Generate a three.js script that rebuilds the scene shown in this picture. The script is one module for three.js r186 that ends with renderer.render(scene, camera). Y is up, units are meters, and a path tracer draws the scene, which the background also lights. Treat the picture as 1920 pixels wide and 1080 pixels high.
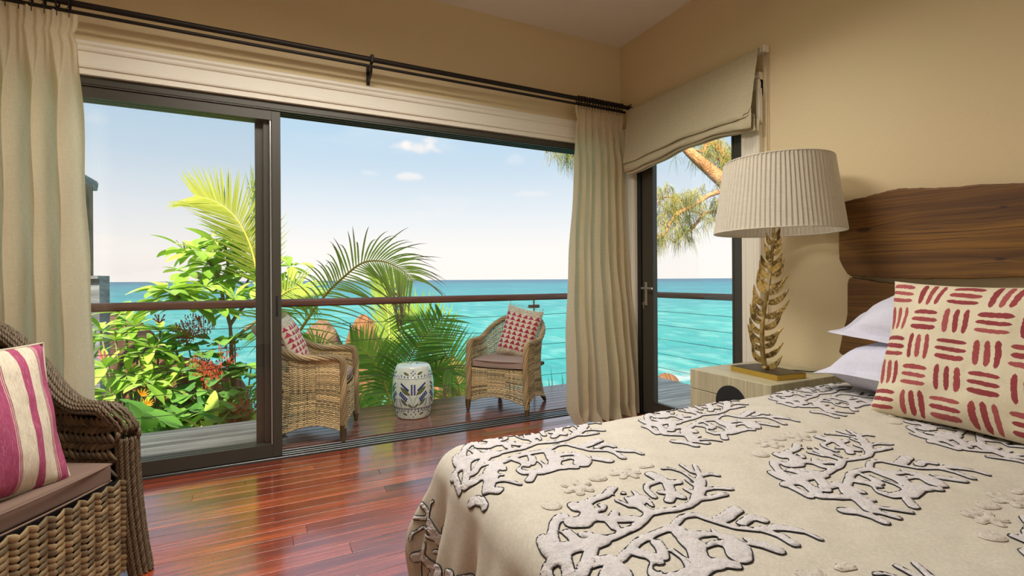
import * as THREE from 'three';
import { mergeGeometries } from 'three/addons/utils/BufferGeometryUtils.js';
import { RectAreaLightUniformsLib } from 'three/addons/lights/RectAreaLightUniformsLib.js';
import { RoundedBoxGeometry } from 'three/addons/geometries/RoundedBoxGeometry.js';

// ------------------------------------------------------------------ camera, sky, sun, exposure
const V = (x, y, z) => new THREE.Vector3(x, y, z);
const scene = new THREE.Scene();
const EYE = V(0, 1.22, 0), YAW = 26.3 * Math.PI / 180, ROLL = 0.35 * Math.PI / 180, FOCAL = 920;
const camera = new THREE.PerspectiveCamera(2 * Math.atan(540 / FOCAL) * 180 / Math.PI, 1920 / 1080, 0.05, 40000);
camera.position.copy(EYE);
camera.rotation.order = 'YXZ';
camera.rotation.set(0, -YAW, -ROLL);
camera.setViewOffset(1920, 1080, 0, 16, 1920, 1080);

const renderer = new THREE.WebGLRenderer({ antialias: true });
renderer.toneMapping = THREE.LinearToneMapping;
renderer.toneMappingExposure = 1.12;
renderer.shadowMap.enabled = true;
renderer.shadowMap.type = THREE.PCFSoftShadowMap;

// noise ----------------------------------------------------------------------
function rng(seed) { let s = seed | 0; return () => { s = (s + 0x6d2b79f5) | 0; let t = Math.imul(s ^ (s >>> 15), 1 | s); t = (t + Math.imul(t ^ (t >>> 7), 61 | t)) ^ t; return ((t ^ (t >>> 14)) >>> 0) / 4294967296; }; }
function hash(x, y, s) { let h = Math.imul(x, 374761393) ^ Math.imul(y, 668265263) ^ Math.imul(s, 1274126177); h = Math.imul(h ^ (h >>> 13), 1274126177); return ((h ^ (h >>> 16)) >>> 0) / 4294967296; }
const mod = (a, n) => ((a % n) + n) % n;
function vnoise(x, y, px, py, s) {
  const ix = Math.floor(x), iy = Math.floor(y), fx = x - ix, fy = y - iy, u = fx * fx * (3 - 2 * fx), v = fy * fy * (3 - 2 * fy);
  const a = mod(ix, px), b = mod(ix + 1, px), c = mod(iy, py), d = mod(iy + 1, py);
  return (hash(a, c, s) * (1 - u) + hash(b, c, s) * u) * (1 - v) + (hash(a, d, s) * (1 - u) + hash(b, d, s) * u) * v;
}
function fbm(u, v, fx, fy, oct, s) { let r = 0, a = 0.5, n = 0; for (let i = 0; i < oct; i++) { r += a * vnoise(u * fx, v * fy, fx, fy, s + i * 17); n += a; a *= 0.5; fx *= 2; fy *= 2; } return r / n; }
const lerp = (a, b, t) => a + (b - a) * t, clamp = (x, a = 0, b = 1) => Math.min(b, Math.max(a, x));
const sstep = (a, b, x) => { const t = clamp((x - a) / (b - a)); return t * t * (3 - 2 * t); };
const mix3 = (a, b, t) => [lerp(a[0], b[0], t), lerp(a[1], b[1], t), lerp(a[2], b[2], t)];

// sky: clear tropical afternoon, pale towards the horizon, a few fair-weather clouds -------------
{
  const W = 2048, H = 1024, data = new Float32Array(W * H * 4);
  const stops = [[0, [1.02, 0.97, 0.91]], [3.5, [1.0, 0.97, 0.93]], [7, [0.86, 0.90, 0.93]], [12.5, [0.62, 0.76, 0.88]], [18, [0.48, 0.69, 0.86]], [32, [0.46, 0.66, 0.85]], [90, [0.46, 0.64, 0.83]]];
  // single puffs: azimuth right of -z, elevation, half-width, half-height, strength (degrees)
  const puffs = [[15.8, 14.8, 3.2, 1.15, 1], [16.6, 15.6, 1.6, 0.9, 0.7], [14.6, 11.6, 1.7, 0.5, 0.6], [10.2, 11.8, 1.4, 0.4, 0.25], [28.5, 9.8, 2.6, 0.35, 0.3], [27, 13.7, 1.2, 0.8, 0.18], [-14, 14.5, 1.6, 1.6, 0.28], [-20, 3.0, 9, 1.9, 0.75], [-11.5, 1.8, 4.5, 1.6, 0.85], [-35, 2.8, 9, 1.6, 0.6], [-60, 3.2, 12, 2, 0.6], [70, 3, 12, 1.6, 0.5], [120, 4, 16, 2, 0.6], [165, 5, 14, 2, 0.6], [-110, 4, 16, 2.2, 0.6], [60, 20, 4, 1.6, 0.5], [-80, 22, 5, 1.8, 0.5], [140, 26, 5, 2, 0.5], [-140, 18, 6, 2, 0.5]];
  for (let r = 0; r < H; r++) {
    const el = ((r + 0.5) / H - 0.5) * 180, e = Math.max(0, el);
    let k = 0; while (k < stops.length - 2 && e > stops[k + 1][0]) k++;
    const base = mix3(stops[k][1], stops[k + 1][1], clamp((e - stops[k][0]) / (stops[k + 1][0] - stops[k][0])));
    for (let c = 0; c < W; c++) {
      const round = ((c + 0.5) / W - 0.5) * 2 * Math.PI, az = Math.atan2(Math.cos(round), -Math.sin(round)) * 180 / Math.PI;
      let cl = 0, under = 0;
      if (el > 0) for (const p of puffs) {
        const da = mod(az - p[0] + 180, 360) - 180;
        if (Math.abs(da) > p[2] * 2.2 || Math.abs(e - p[1]) > p[3] * 3) continue;
        const n = fbm(c / W, r / H, 128, 96, 4, 5), q = (e - p[1]) / p[3], f = 1 - (da / p[2]) ** 2 - (q > 0 ? q * q : q * q * 2.2) + (n - 0.5) * 2.6;
        const a = sstep(0, 0.9, f) * p[4]; if (a > cl) { cl = a; under = clamp(0.5 - q * 0.4); }
      }
      if (el > 0) cl = Math.max(cl, sstep(0.63, 0.85, fbm(c / W, r / H, 40, 60, 5, 31)) * 0.14);
      const col = mix3(base, mix3([1.08, 1.02, 0.97], [0.95, 0.88, 0.84], under), cl), o = (r * W + c) * 4;
      data[o] = col[0]; data[o + 1] = col[1]; data[o + 2] = col[2]; data[o + 3] = 1;
    }
  }
  const t = new THREE.DataTexture(data, W, H, THREE.RGBAFormat, THREE.FloatType);
  t.mapping = THREE.EquirectangularReflectionMapping; t.magFilter = THREE.LinearFilter; t.needsUpdate = true;
  scene.background = t;
  scene.backgroundIntensity = 0.9;
}
// the sun stands behind the house to the left: roof and eaves keep deck and room in shade
const sun = new THREE.DirectionalLight(new THREE.Color(1.0, 0.86, 0.69), 9.5);
sun.name = 'sun';
sun.target.position.set(1, 0, -9);
sun.position.copy(V(-0.6, 0.9, 0.75).normalize().multiplyScalar(40)).add(sun.target.position);
sun.castShadow = true;
Object.assign(sun.shadow.camera, { left: -26, right: 26, top: 26, bottom: -26, near: 1, far: 110 });
sun.shadow.mapSize.set(4096, 4096);
sun.shadow.radius = 1.5;
scene.add(sun, sun.target);

// ------------------------------------------------------------------ helpers
const names = new Map();
function numbered(name) { const n = names.get(name) ?? 0; names.set(name, n + 1); return n ? name + '_' + String(n).padStart(3, '0') : name; }
function tag(o, label, category, group, kind) { if (label) o.userData.label = label; if (category) o.userData.category = category; if (group) o.userData.group = group; if (kind) o.userData.kind = kind; return o; }
function thing(name, label, category, [x, y, z] = [0, 0, 0], turn = 0, group) {
  const o = new THREE.Group(); o.name = numbered(name); o.position.set(x, y, z); o.rotation.y = turn; scene.add(o); return tag(o, label, category, group);
}
function obj(name, g, m, parent = scene) {
  const o = new THREE.Mesh(Array.isArray(g) ? merge(g) : g, m); o.castShadow = o.receiveShadow = true;
  if (parent === scene) o.name = numbered(name);
  else { const n = parent.children.filter((c) => c.name.replace(/_\d{3}$/, '') === name).length; o.name = n ? name + '_' + String(n).padStart(3, '0') : name; }
  parent.add(o); return o;
}
function struct(name, g, m, parent = scene) { const o = obj(name, g, m, parent); if (parent === scene) o.userData.kind = 'structure'; return o; }
function structGroup(name) { const o = new THREE.Group(); o.name = numbered(name); o.userData.kind = 'structure'; scene.add(o); return o; }
function merge(list) {
  const col = list.some((g) => g.attributes.color);
  return mergeGeometries(list.map((g) => {
    g = g.clone();
    for (const n of Object.keys(g.attributes)) if (!['position', 'normal', 'uv', 'color'].includes(n)) g.deleteAttribute(n);
    const n = g.attributes.position.count;
    if (!g.index) g.setIndex([...Array(n).keys()]);
    if (!g.attributes.normal) g.computeVertexNormals();
    if (!g.attributes.uv) g.setAttribute('uv', new THREE.Float32BufferAttribute(new Float32Array(n * 2), 2));
    if (col && !g.attributes.color) paint(g, [1, 1, 1]);
    g.clearGroups(); return g;
  }), false);
}
function paint(g, c) { const n = g.attributes.position.count, a = new Float32Array(n * 3); for (let i = 0; i < n; i++) a.set(c, i * 3); g.setAttribute('color', new THREE.BufferAttribute(a, 3)); return g; }
// uv in metres, laid on by the main direction of each face; long side of the grain along u
function metric(g, ou = 0, ov = 0, swap = false) {
  const p = g.attributes.position, n = g.attributes.normal, uv = new Float32Array(p.count * 2);
  for (let i = 0; i < p.count; i++) {
    const ax = Math.abs(n.getX(i)), ay = Math.abs(n.getY(i)), az = Math.abs(n.getZ(i)), x = p.getX(i), y = p.getY(i), z = p.getZ(i);
    let a, b; if (ay >= ax && ay >= az) { a = x; b = z; } else if (az >= ax) { a = x; b = y; } else { a = z; b = y; }
    uv[i * 2] = (swap ? b : a) + ou; uv[i * 2 + 1] = (swap ? a : b) + ov;
  }
  g.setAttribute('uv', new THREE.BufferAttribute(uv, 2)); return g;
}
function box(x0, x1, y0, y1, z0, z1) { const g = new THREE.BoxGeometry(x1 - x0, y1 - y0, z1 - z0); g.translate((x0 + x1) / 2, (y0 + y1) / 2, (z0 + z1) / 2); return metric(g); }
function rbox(x0, x1, y0, y1, z0, z1, r = 0.004, seg = 2) { const g = new RoundedBoxGeometry(x1 - x0, y1 - y0, z1 - z0, seg, r); g.translate((x0 + x1) / 2, (y0 + y1) / 2, (z0 + z1) / 2); return metric(g); }
// grid(nu, nv, f): surface through f(u, v) -> [x, y, z], uv optional
function grid(nu, nv, f, uvf, flip = false, col) {
  const pos = [], uv = [], idx = [], cl = [];
  for (let j = 0; j <= nv; j++) for (let i = 0; i <= nu; i++) { const p = f(i / nu, j / nv, i, j); pos.push(p[0], p[1], p[2]); const t = uvf ? uvf(i / nu, j / nv) : [i / nu, j / nv]; uv.push(t[0], t[1]); if (col) cl.push(...col(i / nu, j / nv)); }
  for (let j = 0; j < nv; j++) for (let i = 0; i < nu; i++) { const a = j * (nu + 1) + i, b = a + 1, c = a + nu + 1, d = c + 1; if (flip) idx.push(a, c, b, b, c, d); else idx.push(a, b, c, b, d, c); }
  const g = new THREE.BufferGeometry();
  g.setAttribute('position', new THREE.Float32BufferAttribute(pos, 3)); g.setAttribute('uv', new THREE.Float32BufferAttribute(uv, 2)); if (col) g.setAttribute('color', new THREE.Float32BufferAttribute(cl, 3));
  g.setIndex(idx); g.computeVertexNormals(); return g;
}
// sweep a round (or squashed) section along points; r may be a number, an array or a function of t
function sweep(pts, r, sides = 6, { caps = true, squash = 1, up = null, closed = false } = {}) {
  const n = pts.length, pos = [], nor = [], uv = [], idx = [], T = [];
  for (let i = 0; i < n; i++) { const a = closed ? pts[mod(i - 1, n)] : pts[Math.max(0, i - 1)], b = closed ? pts[(i + 1) % n] : pts[Math.min(n - 1, i + 1)]; T.push(b.clone().sub(a).normalize()); }
  let N = up ? up.clone() : (Math.abs(T[0].y) < 0.9 ? V(0, 1, 0) : V(1, 0, 0)); N.addScaledVector(T[0], -N.dot(T[0])).normalize();
  let L = 0; const m = closed ? n + 1 : n;
  for (let q = 0; q < m; q++) {
    const i = q % n; if (q) { L += pts[i].distanceTo(pts[mod(i - 1, n)]); N.addScaledVector(T[i], -N.dot(T[i])).normalize(); if (up) { const u = up.clone().addScaledVector(T[i], -up.dot(T[i])); if (u.lengthSq() > 0.05) N = u.normalize(); } }
    const B = T[i].clone().cross(N), rr = typeof r === 'number' ? r : typeof r === 'function' ? r(i / (n - 1)) : r[i];
    for (let k = 0; k <= sides; k++) { const a = k / sides * 2 * Math.PI, c = Math.cos(a), s = Math.sin(a) * squash; pos.push(pts[i].x + (N.x * c + B.x * s) * rr, pts[i].y + (N.y * c + B.y * s) * rr, pts[i].z + (N.z * c + B.z * s) * rr); const v = V(N.x * c * squash + B.x * Math.sin(a), N.y * c * squash + B.y * Math.sin(a), N.z * c * squash + B.z * Math.sin(a)).normalize(); nor.push(v.x, v.y, v.z); uv.push(L, k / sides * rr * 6.28); }
  }
  for (let q = 0; q < m - 1; q++) for (let k = 0; k < sides; k++) { const a = q * (sides + 1) + k, b = a + 1, c = a + sides + 1, d = c + 1; idx.push(a, b, c, b, d, c); }
  if (caps && !closed) for (const e of [0, n - 1]) {
    const c0 = pos.length / 3, t = e ? T[e] : T[0].clone().negate(); pos.push(pts[e].x, pts[e].y, pts[e].z); nor.push(t.x, t.y, t.z); uv.push(0, 0);
    for (let k = 0; k <= sides; k++) { const o = (e * (sides + 1) + k) * 3; pos.push(pos[o], pos[o + 1], pos[o + 2]); nor.push(t.x, t.y, t.z); uv.push(0, 0); }
    for (let k = 0; k < sides; k++) e ? idx.push(c0, c0 + 1 + k, c0 + 2 + k) : idx.push(c0, c0 + 2 + k, c0 + 1 + k);
  }
  const g = new THREE.BufferGeometry(); g.setAttribute('position', new THREE.Float32BufferAttribute(pos, 3)); g.setAttribute('normal', new THREE.Float32BufferAttribute(nor, 3)); g.setAttribute('uv', new THREE.Float32BufferAttribute(uv, 2)); g.setIndex(idx); return g;
}
function curve(pts, n) { return new THREE.CatmullRomCurve3(pts.map((p) => (p.isVector3 ? p : V(...p))), false, 'centripetal').getPoints(n); }
function lathe(prof, seg = 32) { return new THREE.LatheGeometry(prof.map((p) => new THREE.Vector2(p[0], p[1])), seg); }
function ball(r, x, y, z, ws = 10, hs = 8) { const g = new THREE.SphereGeometry(r, ws, hs); g.translate(x, y, z); return g; }
function cyl(r0, r1, h, x, y, z, seg = 16) { const g = new THREE.CylinderGeometry(r1, r0, h, seg); g.translate(x, y + h / 2, z); return g; }

// ------------------------------------------------------------------ textures and materials
function tex(w, h, fn, { srgb = true, ru = 1, rv = 1 } = {}) {
  const d = new Uint8Array(w * h * 4);
  for (let y = 0; y < h; y++) for (let x = 0; x < w; x++) { const c = fn((x + 0.5) / w, (y + 0.5) / h), o = (y * w + x) * 4; if (typeof c === 'number') d[o] = d[o + 1] = d[o + 2] = clamp(c) * 255; else { d[o] = clamp(c[0]) * 255; d[o + 1] = clamp(c[1]) * 255; d[o + 2] = clamp(c[2]) * 255; } d[o + 3] = 255; }
  const t = new THREE.DataTexture(d, w, h); t.wrapS = t.wrapT = THREE.RepeatWrapping; t.magFilter = THREE.LinearFilter; t.minFilter = THREE.LinearMipmapLinearFilter; t.generateMipmaps = true;
  if (srgb) t.colorSpace = THREE.SRGBColorSpace; t.repeat.set(ru, rv); t.needsUpdate = true; return t;
}
function rep(t, ru, rv) { const c = t.clone(); c.repeat.set(ru, rv); c.needsUpdate = true; return c; }
function canvasTex(w, h, draw) { const c = document.createElement('canvas'); c.width = w; c.height = h; draw(c.getContext('2d'), w, h); const t = new THREE.CanvasTexture(c); t.colorSpace = THREE.SRGBColorSpace; t.magFilter = THREE.LinearFilter; t.wrapS = t.wrapT = THREE.RepeatWrapping; return t; }
const C = (h) => new THREE.Color(h);
const std = (o) => new THREE.MeshStandardMaterial(o), phy = (o) => new THREE.MeshPhysicalMaterial(o);

const grainT = tex(512, 256, (u, v) => { const w = fbm(u, v, 3, 4, 3, 2) * 0.05, f = fbm(u, v + w, 6, 90, 3, 3), g = fbm(u, v + w, 2, 14, 3, 9), p = fbm(u, v, 40, 200, 1, 12); return 0.62 + 0.22 * (g - 0.5) * 2 + 0.2 * (f - 0.5) - (p > 0.78 ? 0.07 : 0); });
const linenT = tex(256, 256, (u, v) => { const a = 0.5 + 0.5 * Math.sin(u * 64 * 6.283), b = 0.5 + 0.5 * Math.sin(v * 64 * 6.283), k = (Math.floor(u * 64) + Math.floor(v * 64)) % 2; return 0.90 + 0.035 * (k ? a : b) + 0.055 * (fbm(u, v, 64, 5, 2, 41) - 0.5) + 0.055 * (fbm(u, v, 5, 64, 2, 43) - 0.5); });
const weaveB = tex(256, 256, (u, v) => { const k = (Math.floor(u * 64) + Math.floor(v * 64)) % 2, a = Math.abs(Math.sin(u * 64 * Math.PI)), b = Math.abs(Math.sin(v * 64 * Math.PI)); return 0.3 + 0.5 * (k ? a : b) + 0.3 * (fbm(u, v, 24, 24, 3, 44) - 0.5); }, { srgb: false });
const cottonT = tex(256, 256, (u, v) => 0.93 + 0.10 * (fbm(u, v, 90, 90, 2, 47) - 0.5) + 0.05 * (fbm(u, v, 7, 7, 3, 48) - 0.5));
const fineN = tex(256, 256, (u, v) => fbm(u, v, 24, 24, 4, 51), { srgb: false });
const blotch = tex(256, 256, (u, v) => 0.9 + 0.18 * (fbm(u, v, 5, 5, 4, 61) - 0.5));

const M = {};
M.wall = std({ color: C('#e4d0a6'), roughness: 0.92, bumpMap: rep(fineN, 3, 3), bumpScale: 0.0006 });
M.ceiling = std({ color: C('#ebe3d6'), roughness: 0.95 });
M.trim = std({ color: C('#ece4d2'), roughness: 0.5 });
M.frame = std({ color: C('#4a463d'), roughness: 0.45, metalness: 0.25 });
M.frameDark = std({ color: C('#24231f'), roughness: 0.5, metalness: 0.2 });
M.alu = std({ color: C('#b9bab8'), roughness: 0.3, metalness: 0.9 });
M.glass = phy({ color: 0xffffff, roughness: 0.0, transmission: 1, thickness: 0, ior: 1.5 });
M.rod = std({ color: C('#2a241e'), roughness: 0.45, metalness: 0.5 });
M.curtain = phy({ color: C('#ffefcc'), roughness: 1, map: rep(linenT, 8, 8), bumpMap: rep(weaveB, 9, 9), bumpScale: 0.0003, transmission: 0.58, thickness: 0, side: THREE.DoubleSide });
M.blind = phy({ color: C('#ddcfab'), roughness: 1, map: rep(linenT, 8, 8), bumpMap: rep(weaveB, 7, 7), bumpScale: 0.0003, transmission: 0.12, thickness: 0, side: THREE.DoubleSide });
M.steel = std({ color: C('#a9aaa8'), roughness: 0.35, metalness: 0.9 });
M.cable = std({ color: C('#5d5a55'), roughness: 0.45, metalness: 0.7 });

// ================================================================== the room (structure)
// back wall z = -3.72 with sliding doors, right wall x = 3.0 with a glazed door; outside faces 0.18 further
const ZW = -3.72, ZO = -3.9, XR = 3.0, XO = 3.18, HC = 3.416, XL = -2.6, ZF = 3.1;
const OX0 = -1.56, OX1 = 2.86, OH = 2.46;              // sliding door opening
const DZ0 = -3.53, DZ1 = -2.37;                        // glazed door opening in the right wall
const wallBack = struct('wall_back', [box(XL - 0.18, OX0, 0, HC, ZO, ZW), box(OX1, XR, 0, HC, ZO, ZW), box(OX0, OX1, OH, HC, ZO, ZW)], M.wall);
const wallRight = struct('wall_right', [box(XR, XO, 0, HC, ZO, DZ0), box(XR, XO, 0, HC, DZ1, ZF + 0.18), box(XR, XO, OH, HC, DZ0, DZ1)], M.wall);
// added behind the camera for fill light: an unseen window with a sunlit sheer curtain
const GX0 = 0.05, GX1 = 2.3, GH = 2.3;
struct('wall_left', box(XL - 0.18, XL, 0, HC, ZW, ZF), M.wall);
struct('wall_front', [box(XL - 0.18, GX0, 0, HC, ZF, ZF + 0.18), box(GX1, XR, 0, HC, ZF, ZF + 0.18), box(GX0, GX1, GH, HC, ZF, ZF + 0.18)], M.wall);
{
  const sheer = phy({ color: C('#f6f1e6'), roughness: 1, transmission: 0.75, thickness: 0, side: THREE.DoubleSide });
  const w = structGroup('added_window_1');
  obj('added_window_frame', [box(GX0, GX1, GH - 0.06, GH, ZF + 0.05, ZF + 0.13), box(GX0, GX1, 0, 0.05, ZF + 0.05, ZF + 0.13), ...[GX0, 1.15, GX1 - 0.06].map((x) => box(x, x + 0.06, 0.05, GH - 0.06, ZF + 0.05, ZF + 0.13))], M.frame, w);
  obj('added_sheer_curtain', grid(160, 4, (s, v) => [lerp(GX0 - 0.04, GX1 + 0.04, s), lerp(GH + 0.05, 0.02, v), ZF - 0.05 + 0.025 * Math.sin(s * 80)]), sheer, w);
}
struct('ceiling', box(XL, XR, HC, HC + 0.1, ZW, ZF), M.ceiling);
struct('roof', [box(XL - 0.3, XO + 0.06, HC + 0.1, HC + 0.24, ZO - 0.06, ZF + 0.4)], std({ color: C('#8a8378'), roughness: 0.8 }));

// floor: jarrah strips running along the sliding doors, each board its own piece
const floorM = [], FW = 0.0945;
['#8a4326', '#7a3820', '#985030', '#6c301c', '#a05a34', '#834022', '#743522'].forEach((c) => floorM.push(phy({ color: C(c).multiply(new THREE.Color(3.2, 2.2, 1.65)), map: rep(grainT, 1.2, 3.2), roughness: 0.22, ior: 2.1, bumpMap: rep(grainT, 1.2, 3.2), bumpScale: 0.0002, clearcoat: 1, clearcoatRoughness: 0.12 })));
const paleStrip = phy({ color: C('#c58550'), map: rep(grainT, 1.2, 3.2), roughness: 0.34, clearcoat: 0.75, clearcoatRoughness: 0.16 });
const subfloor = std({ color: C('#2c160d'), roughness: 0.9 });
const floor = struct('floor', [box(XL, XR, -0.12, -0.018, ZW, ZF), box(XL, XR, -0.018, 0, 0.25, ZF), box(XR, XO, -0.12, -0.006, DZ0, DZ1)], subfloor);
{
  const R = rng(7);
  let row = 0;
  for (let z = ZW + 0.012; z < 0.25; row++) {
    const w = Math.min(FW, 0.25 - z);
    let x = XL - R() * 1.2;
    while (x < XR) {
      const len = 1.5 + R() * 1.9, x0 = Math.max(XL, x), x1 = Math.min(XR, x + len - 0.0012);
      if (x1 - x0 > 0.05) {
        const g = new RoundedBoxGeometry(x1 - x0, 0.018, w - 0.0014, 1, 0.0012), ou = R() * 7, ov = R() * 5;
        g.translate((x0 + x1) / 2, -0.009 + (R() - 0.5) * 0.0004, z + w / 2); metric(g, ou, ov);
        obj('plank', g, R() < 0.07 ? paleStrip : floorM[Math.floor(R() * R() * 1.4 * floorM.length) % floorM.length], floor);
      }
      x += len;
    }
    z += w;
  }
}
// fill lights added out of view to brighten the room: panels in deep trays
RectAreaLightUniformsLib.init();
{
  for (const [label, x, z, hx, hz, glow, deep] of [['large added fill light in a deep grey tray above the floorboards', 0.2, -2.1, 0.8, 0.6, 14.5, 0.32], ['small added fill light in a deep grey tray near the glazed door corner', 1.95, -2.05, 0.3, 0.25, 15, 0.36]]) {
  const t = thing('added_fill_light', label, 'added fill light', [x, HC, z]);
  obj('tray', [box(-hx - 0.02, hx + 0.02, -deep, 0, -hz - 0.02, -hz), box(-hx - 0.02, hx + 0.02, -deep, 0, hz, hz + 0.02), box(-hx - 0.02, -hx, -deep, 0, -hz, hz), box(hx, hx + 0.02, -deep, 0, -hz, hz)], std({ color: C('#8f867a'), roughness: 0.7 }), t);
  obj('diffuser', box(-hx, hx, -0.045, -0.04, -hz, hz), std({ color: C('#f2eee4'), emissive: new THREE.Color(1, 0.95, 0.86), emissiveIntensity: 1.2, roughness: 0.6 }), t);
  const l = new THREE.RectAreaLight(new THREE.Color(1, 0.965, 0.915), glow, hx * 2, hz * 2); l.name = 'added_fill_glow'; l.position.set(0, -0.048, 0); l.rotation.x = -Math.PI / 2; t.add(l);
  }
}
// skirting boards
const skirt = (x0, x1, z0, z1) => rbox(x0, x1, 0, 0.14, z0, z1, 0.004);
struct('baseboard_right', skirt(XR - 0.016, XR, DZ1 + 0.17, ZF), M.trim);
struct('baseboard_left', skirt(XL, XL + 0.016, ZW, ZF), M.trim);
struct('baseboard_back', skirt(XL + 0.016, OX0 - 0.12, ZW, ZW + 0.016), M.trim);

// moulded architraves: profile (height over the opening, standing proud) swept along a straight
const mould = [[0, 0], [0, 0.022], [0.008, 0.026], [0.03, 0.026], [0.034, 0.02], [0.092, 0.02], [0.098, 0.03], [0.108, 0.034], [0.122, 0.032], [0.134, 0.042], [0.15, 0.042], [0.156, 0.034], [0.156, 0]];
function basis(g, x, y, z, px, py, pz) { const m = new THREE.Matrix4().makeBasis(x, y, z).setPosition(px, py, pz); g.applyMatrix4(m); if (m.determinant() < 0) { if (!g.index) g.setIndex([...Array(g.attributes.position.count).keys()]); const a = g.index.array; for (let i = 0; i < a.length; i += 3) { const t = a[i]; a[i] = a[i + 1]; a[i + 1] = t; } } g.deleteAttribute('normal'); const f = g.index ? g.toNonIndexed() : g; f.computeVertexNormals(); return metric(f); }
function mouldGeo(len) { const s = new THREE.Shape(mould.map((p) => new THREE.Vector2(p[0], p[1]))); const g = new THREE.ExtrudeGeometry(s, { depth: len, bevelEnabled: false }); return metric(g); }
{ // head of the sliding doors: shape x -> up, shape y -> into the room (+z), depth -> +x
  const head = basis(mouldGeo(XR - (OX0 - 0.15)), V(0, 1, 0), V(0, 0, 1), V(1, 0, 0), OX0 - 0.15, OH + 0.025, ZW);
  const jamb = basis(mouldGeo(OH + 0.18), V(-1, 0, 0), V(0, 0, 1), V(0, 1, 0), OX0 + 0.006, 0, ZW); 
  struct('trim_1', [head, jamb, box(OX0, OX1, OH - 0.012, OH + 0.03, ZO, ZW + 0.012), box(OX0 - 0.005, OX0 + 0.012, 0, OH, ZO, ZW + 0.01), box(OX1 - 0.012, OX1 + 0.004, 0, OH, ZO, ZW + 0.008)], M.trim);
  const a = basis(mouldGeo(OH + 0.1), V(0, 0, 1), V(-1, 0, 0), V(0, 1, 0), XR, 0, DZ1 - 0.006);
  const b = basis(mouldGeo(OH + 0.1), V(0, 0, -1), V(-1, 0, 0), V(0, 1, 0), XR, 0, DZ0 + 0.006);
  const h = basis(mouldGeo(DZ1 - DZ0 + 0.3), V(0, 1, 0), V(-1, 0, 0), V(0, 0, 1), XR, OH - 0.005, DZ0 - 0.15);
  struct('trim_2', [a, b, h, box(XR - 0.01, XO, OH - 0.012, OH + 0.004, DZ0, DZ1), box(XR - 0.01, XO, 0, OH, DZ1 - 0.012, DZ1 + 0.004), box(XR - 0.01, XO, 0, OH, DZ0 - 0.004, DZ0 + 0.012)], M.trim);
}

// sliding doors: outer frame with three tracks, three leaves slid to the left
const TR = [-3.768, -3.812, -3.856];
{
  const d = structGroup('door_1');
  const fins = []; for (const z of [-3.746, -3.790, -3.834, -3.878]) fins.push(box(OX0 + 0.012, OX1 - 0.012, 2.392, 2.402, z - 0.006, z + 0.006));
  obj('head_frame', [box(OX0 + 0.012, OX1 - 0.012, 2.402, 2.448, -3.895, -3.735), ...fins], M.frame, d);
  obj('side_frame', [box(OX0 + 0.012, OX0 + 0.045, 0, 2.402, -3.895, -3.735)], M.frame, d);
  obj('side_frame', [box(OX1 - 0.045, OX1 - 0.012, 0, 2.402, -3.895, -3.735)], M.frame, d);
  const rails = [];
  rails.push(box(OX0, OX1, -0.03, -0.006, -3.905, ZW));
  for (const z of TR) rails.push(rbox(OX0 + 0.045, OX1 - 0.045, -0.006, 0.008, z - 0.004, z + 0.004, 0.002, 1));
  obj('track', rails, M.frameDark, d);
  for (const z of [-3.742, -3.790, -3.834, -3.886]) obj('track_rail', rbox(OX0 + 0.045, OX1 - 0.045, -0.006, 0.007, z - 0.0075, z + 0.0075, 0.002, 1), M.alu, d);
  TR.forEach((z, i) => {
    const x1 = 0.073 - i * 0.052, x0 = OX0 + 0.046 + i * 0.002, T = 0.018, s = 0.056;
    const leaf = obj('sliding_leaf', [rbox(x1 - s, x1, 0.012, 2.39, z - T, z + T, 0.003), rbox(x0, x0 + s, 0.012, 2.39, z - T, z + T, 0.003), box(x0 + s, x1 - s, 2.325, 2.39, z - T, z + T), box(x0 + s, x1 - s, 0.012, 0.098, z - T, z + T)], M.frame, d);
    if (!i) { obj('pull_edge', rbox(x1 - s - 0.012, x1 - s - 0.002, 0.1, 2.32, z + T - 0.008, z + T + 0.004, 0.002), M.alu, leaf); obj('lock', rbox(x1 - 0.034, x1 - 0.022, 0.98, 1.12, z + T, z + T + 0.006, 0.003), M.frameDark, leaf); }
    const p = new THREE.PlaneGeometry(x1 - x0 - 2 * s + 0.01, 2.24); p.translate((x0 + x1) / 2, 1.212, z); obj('glass_pane', p, M.glass, leaf);
  });
}
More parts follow.
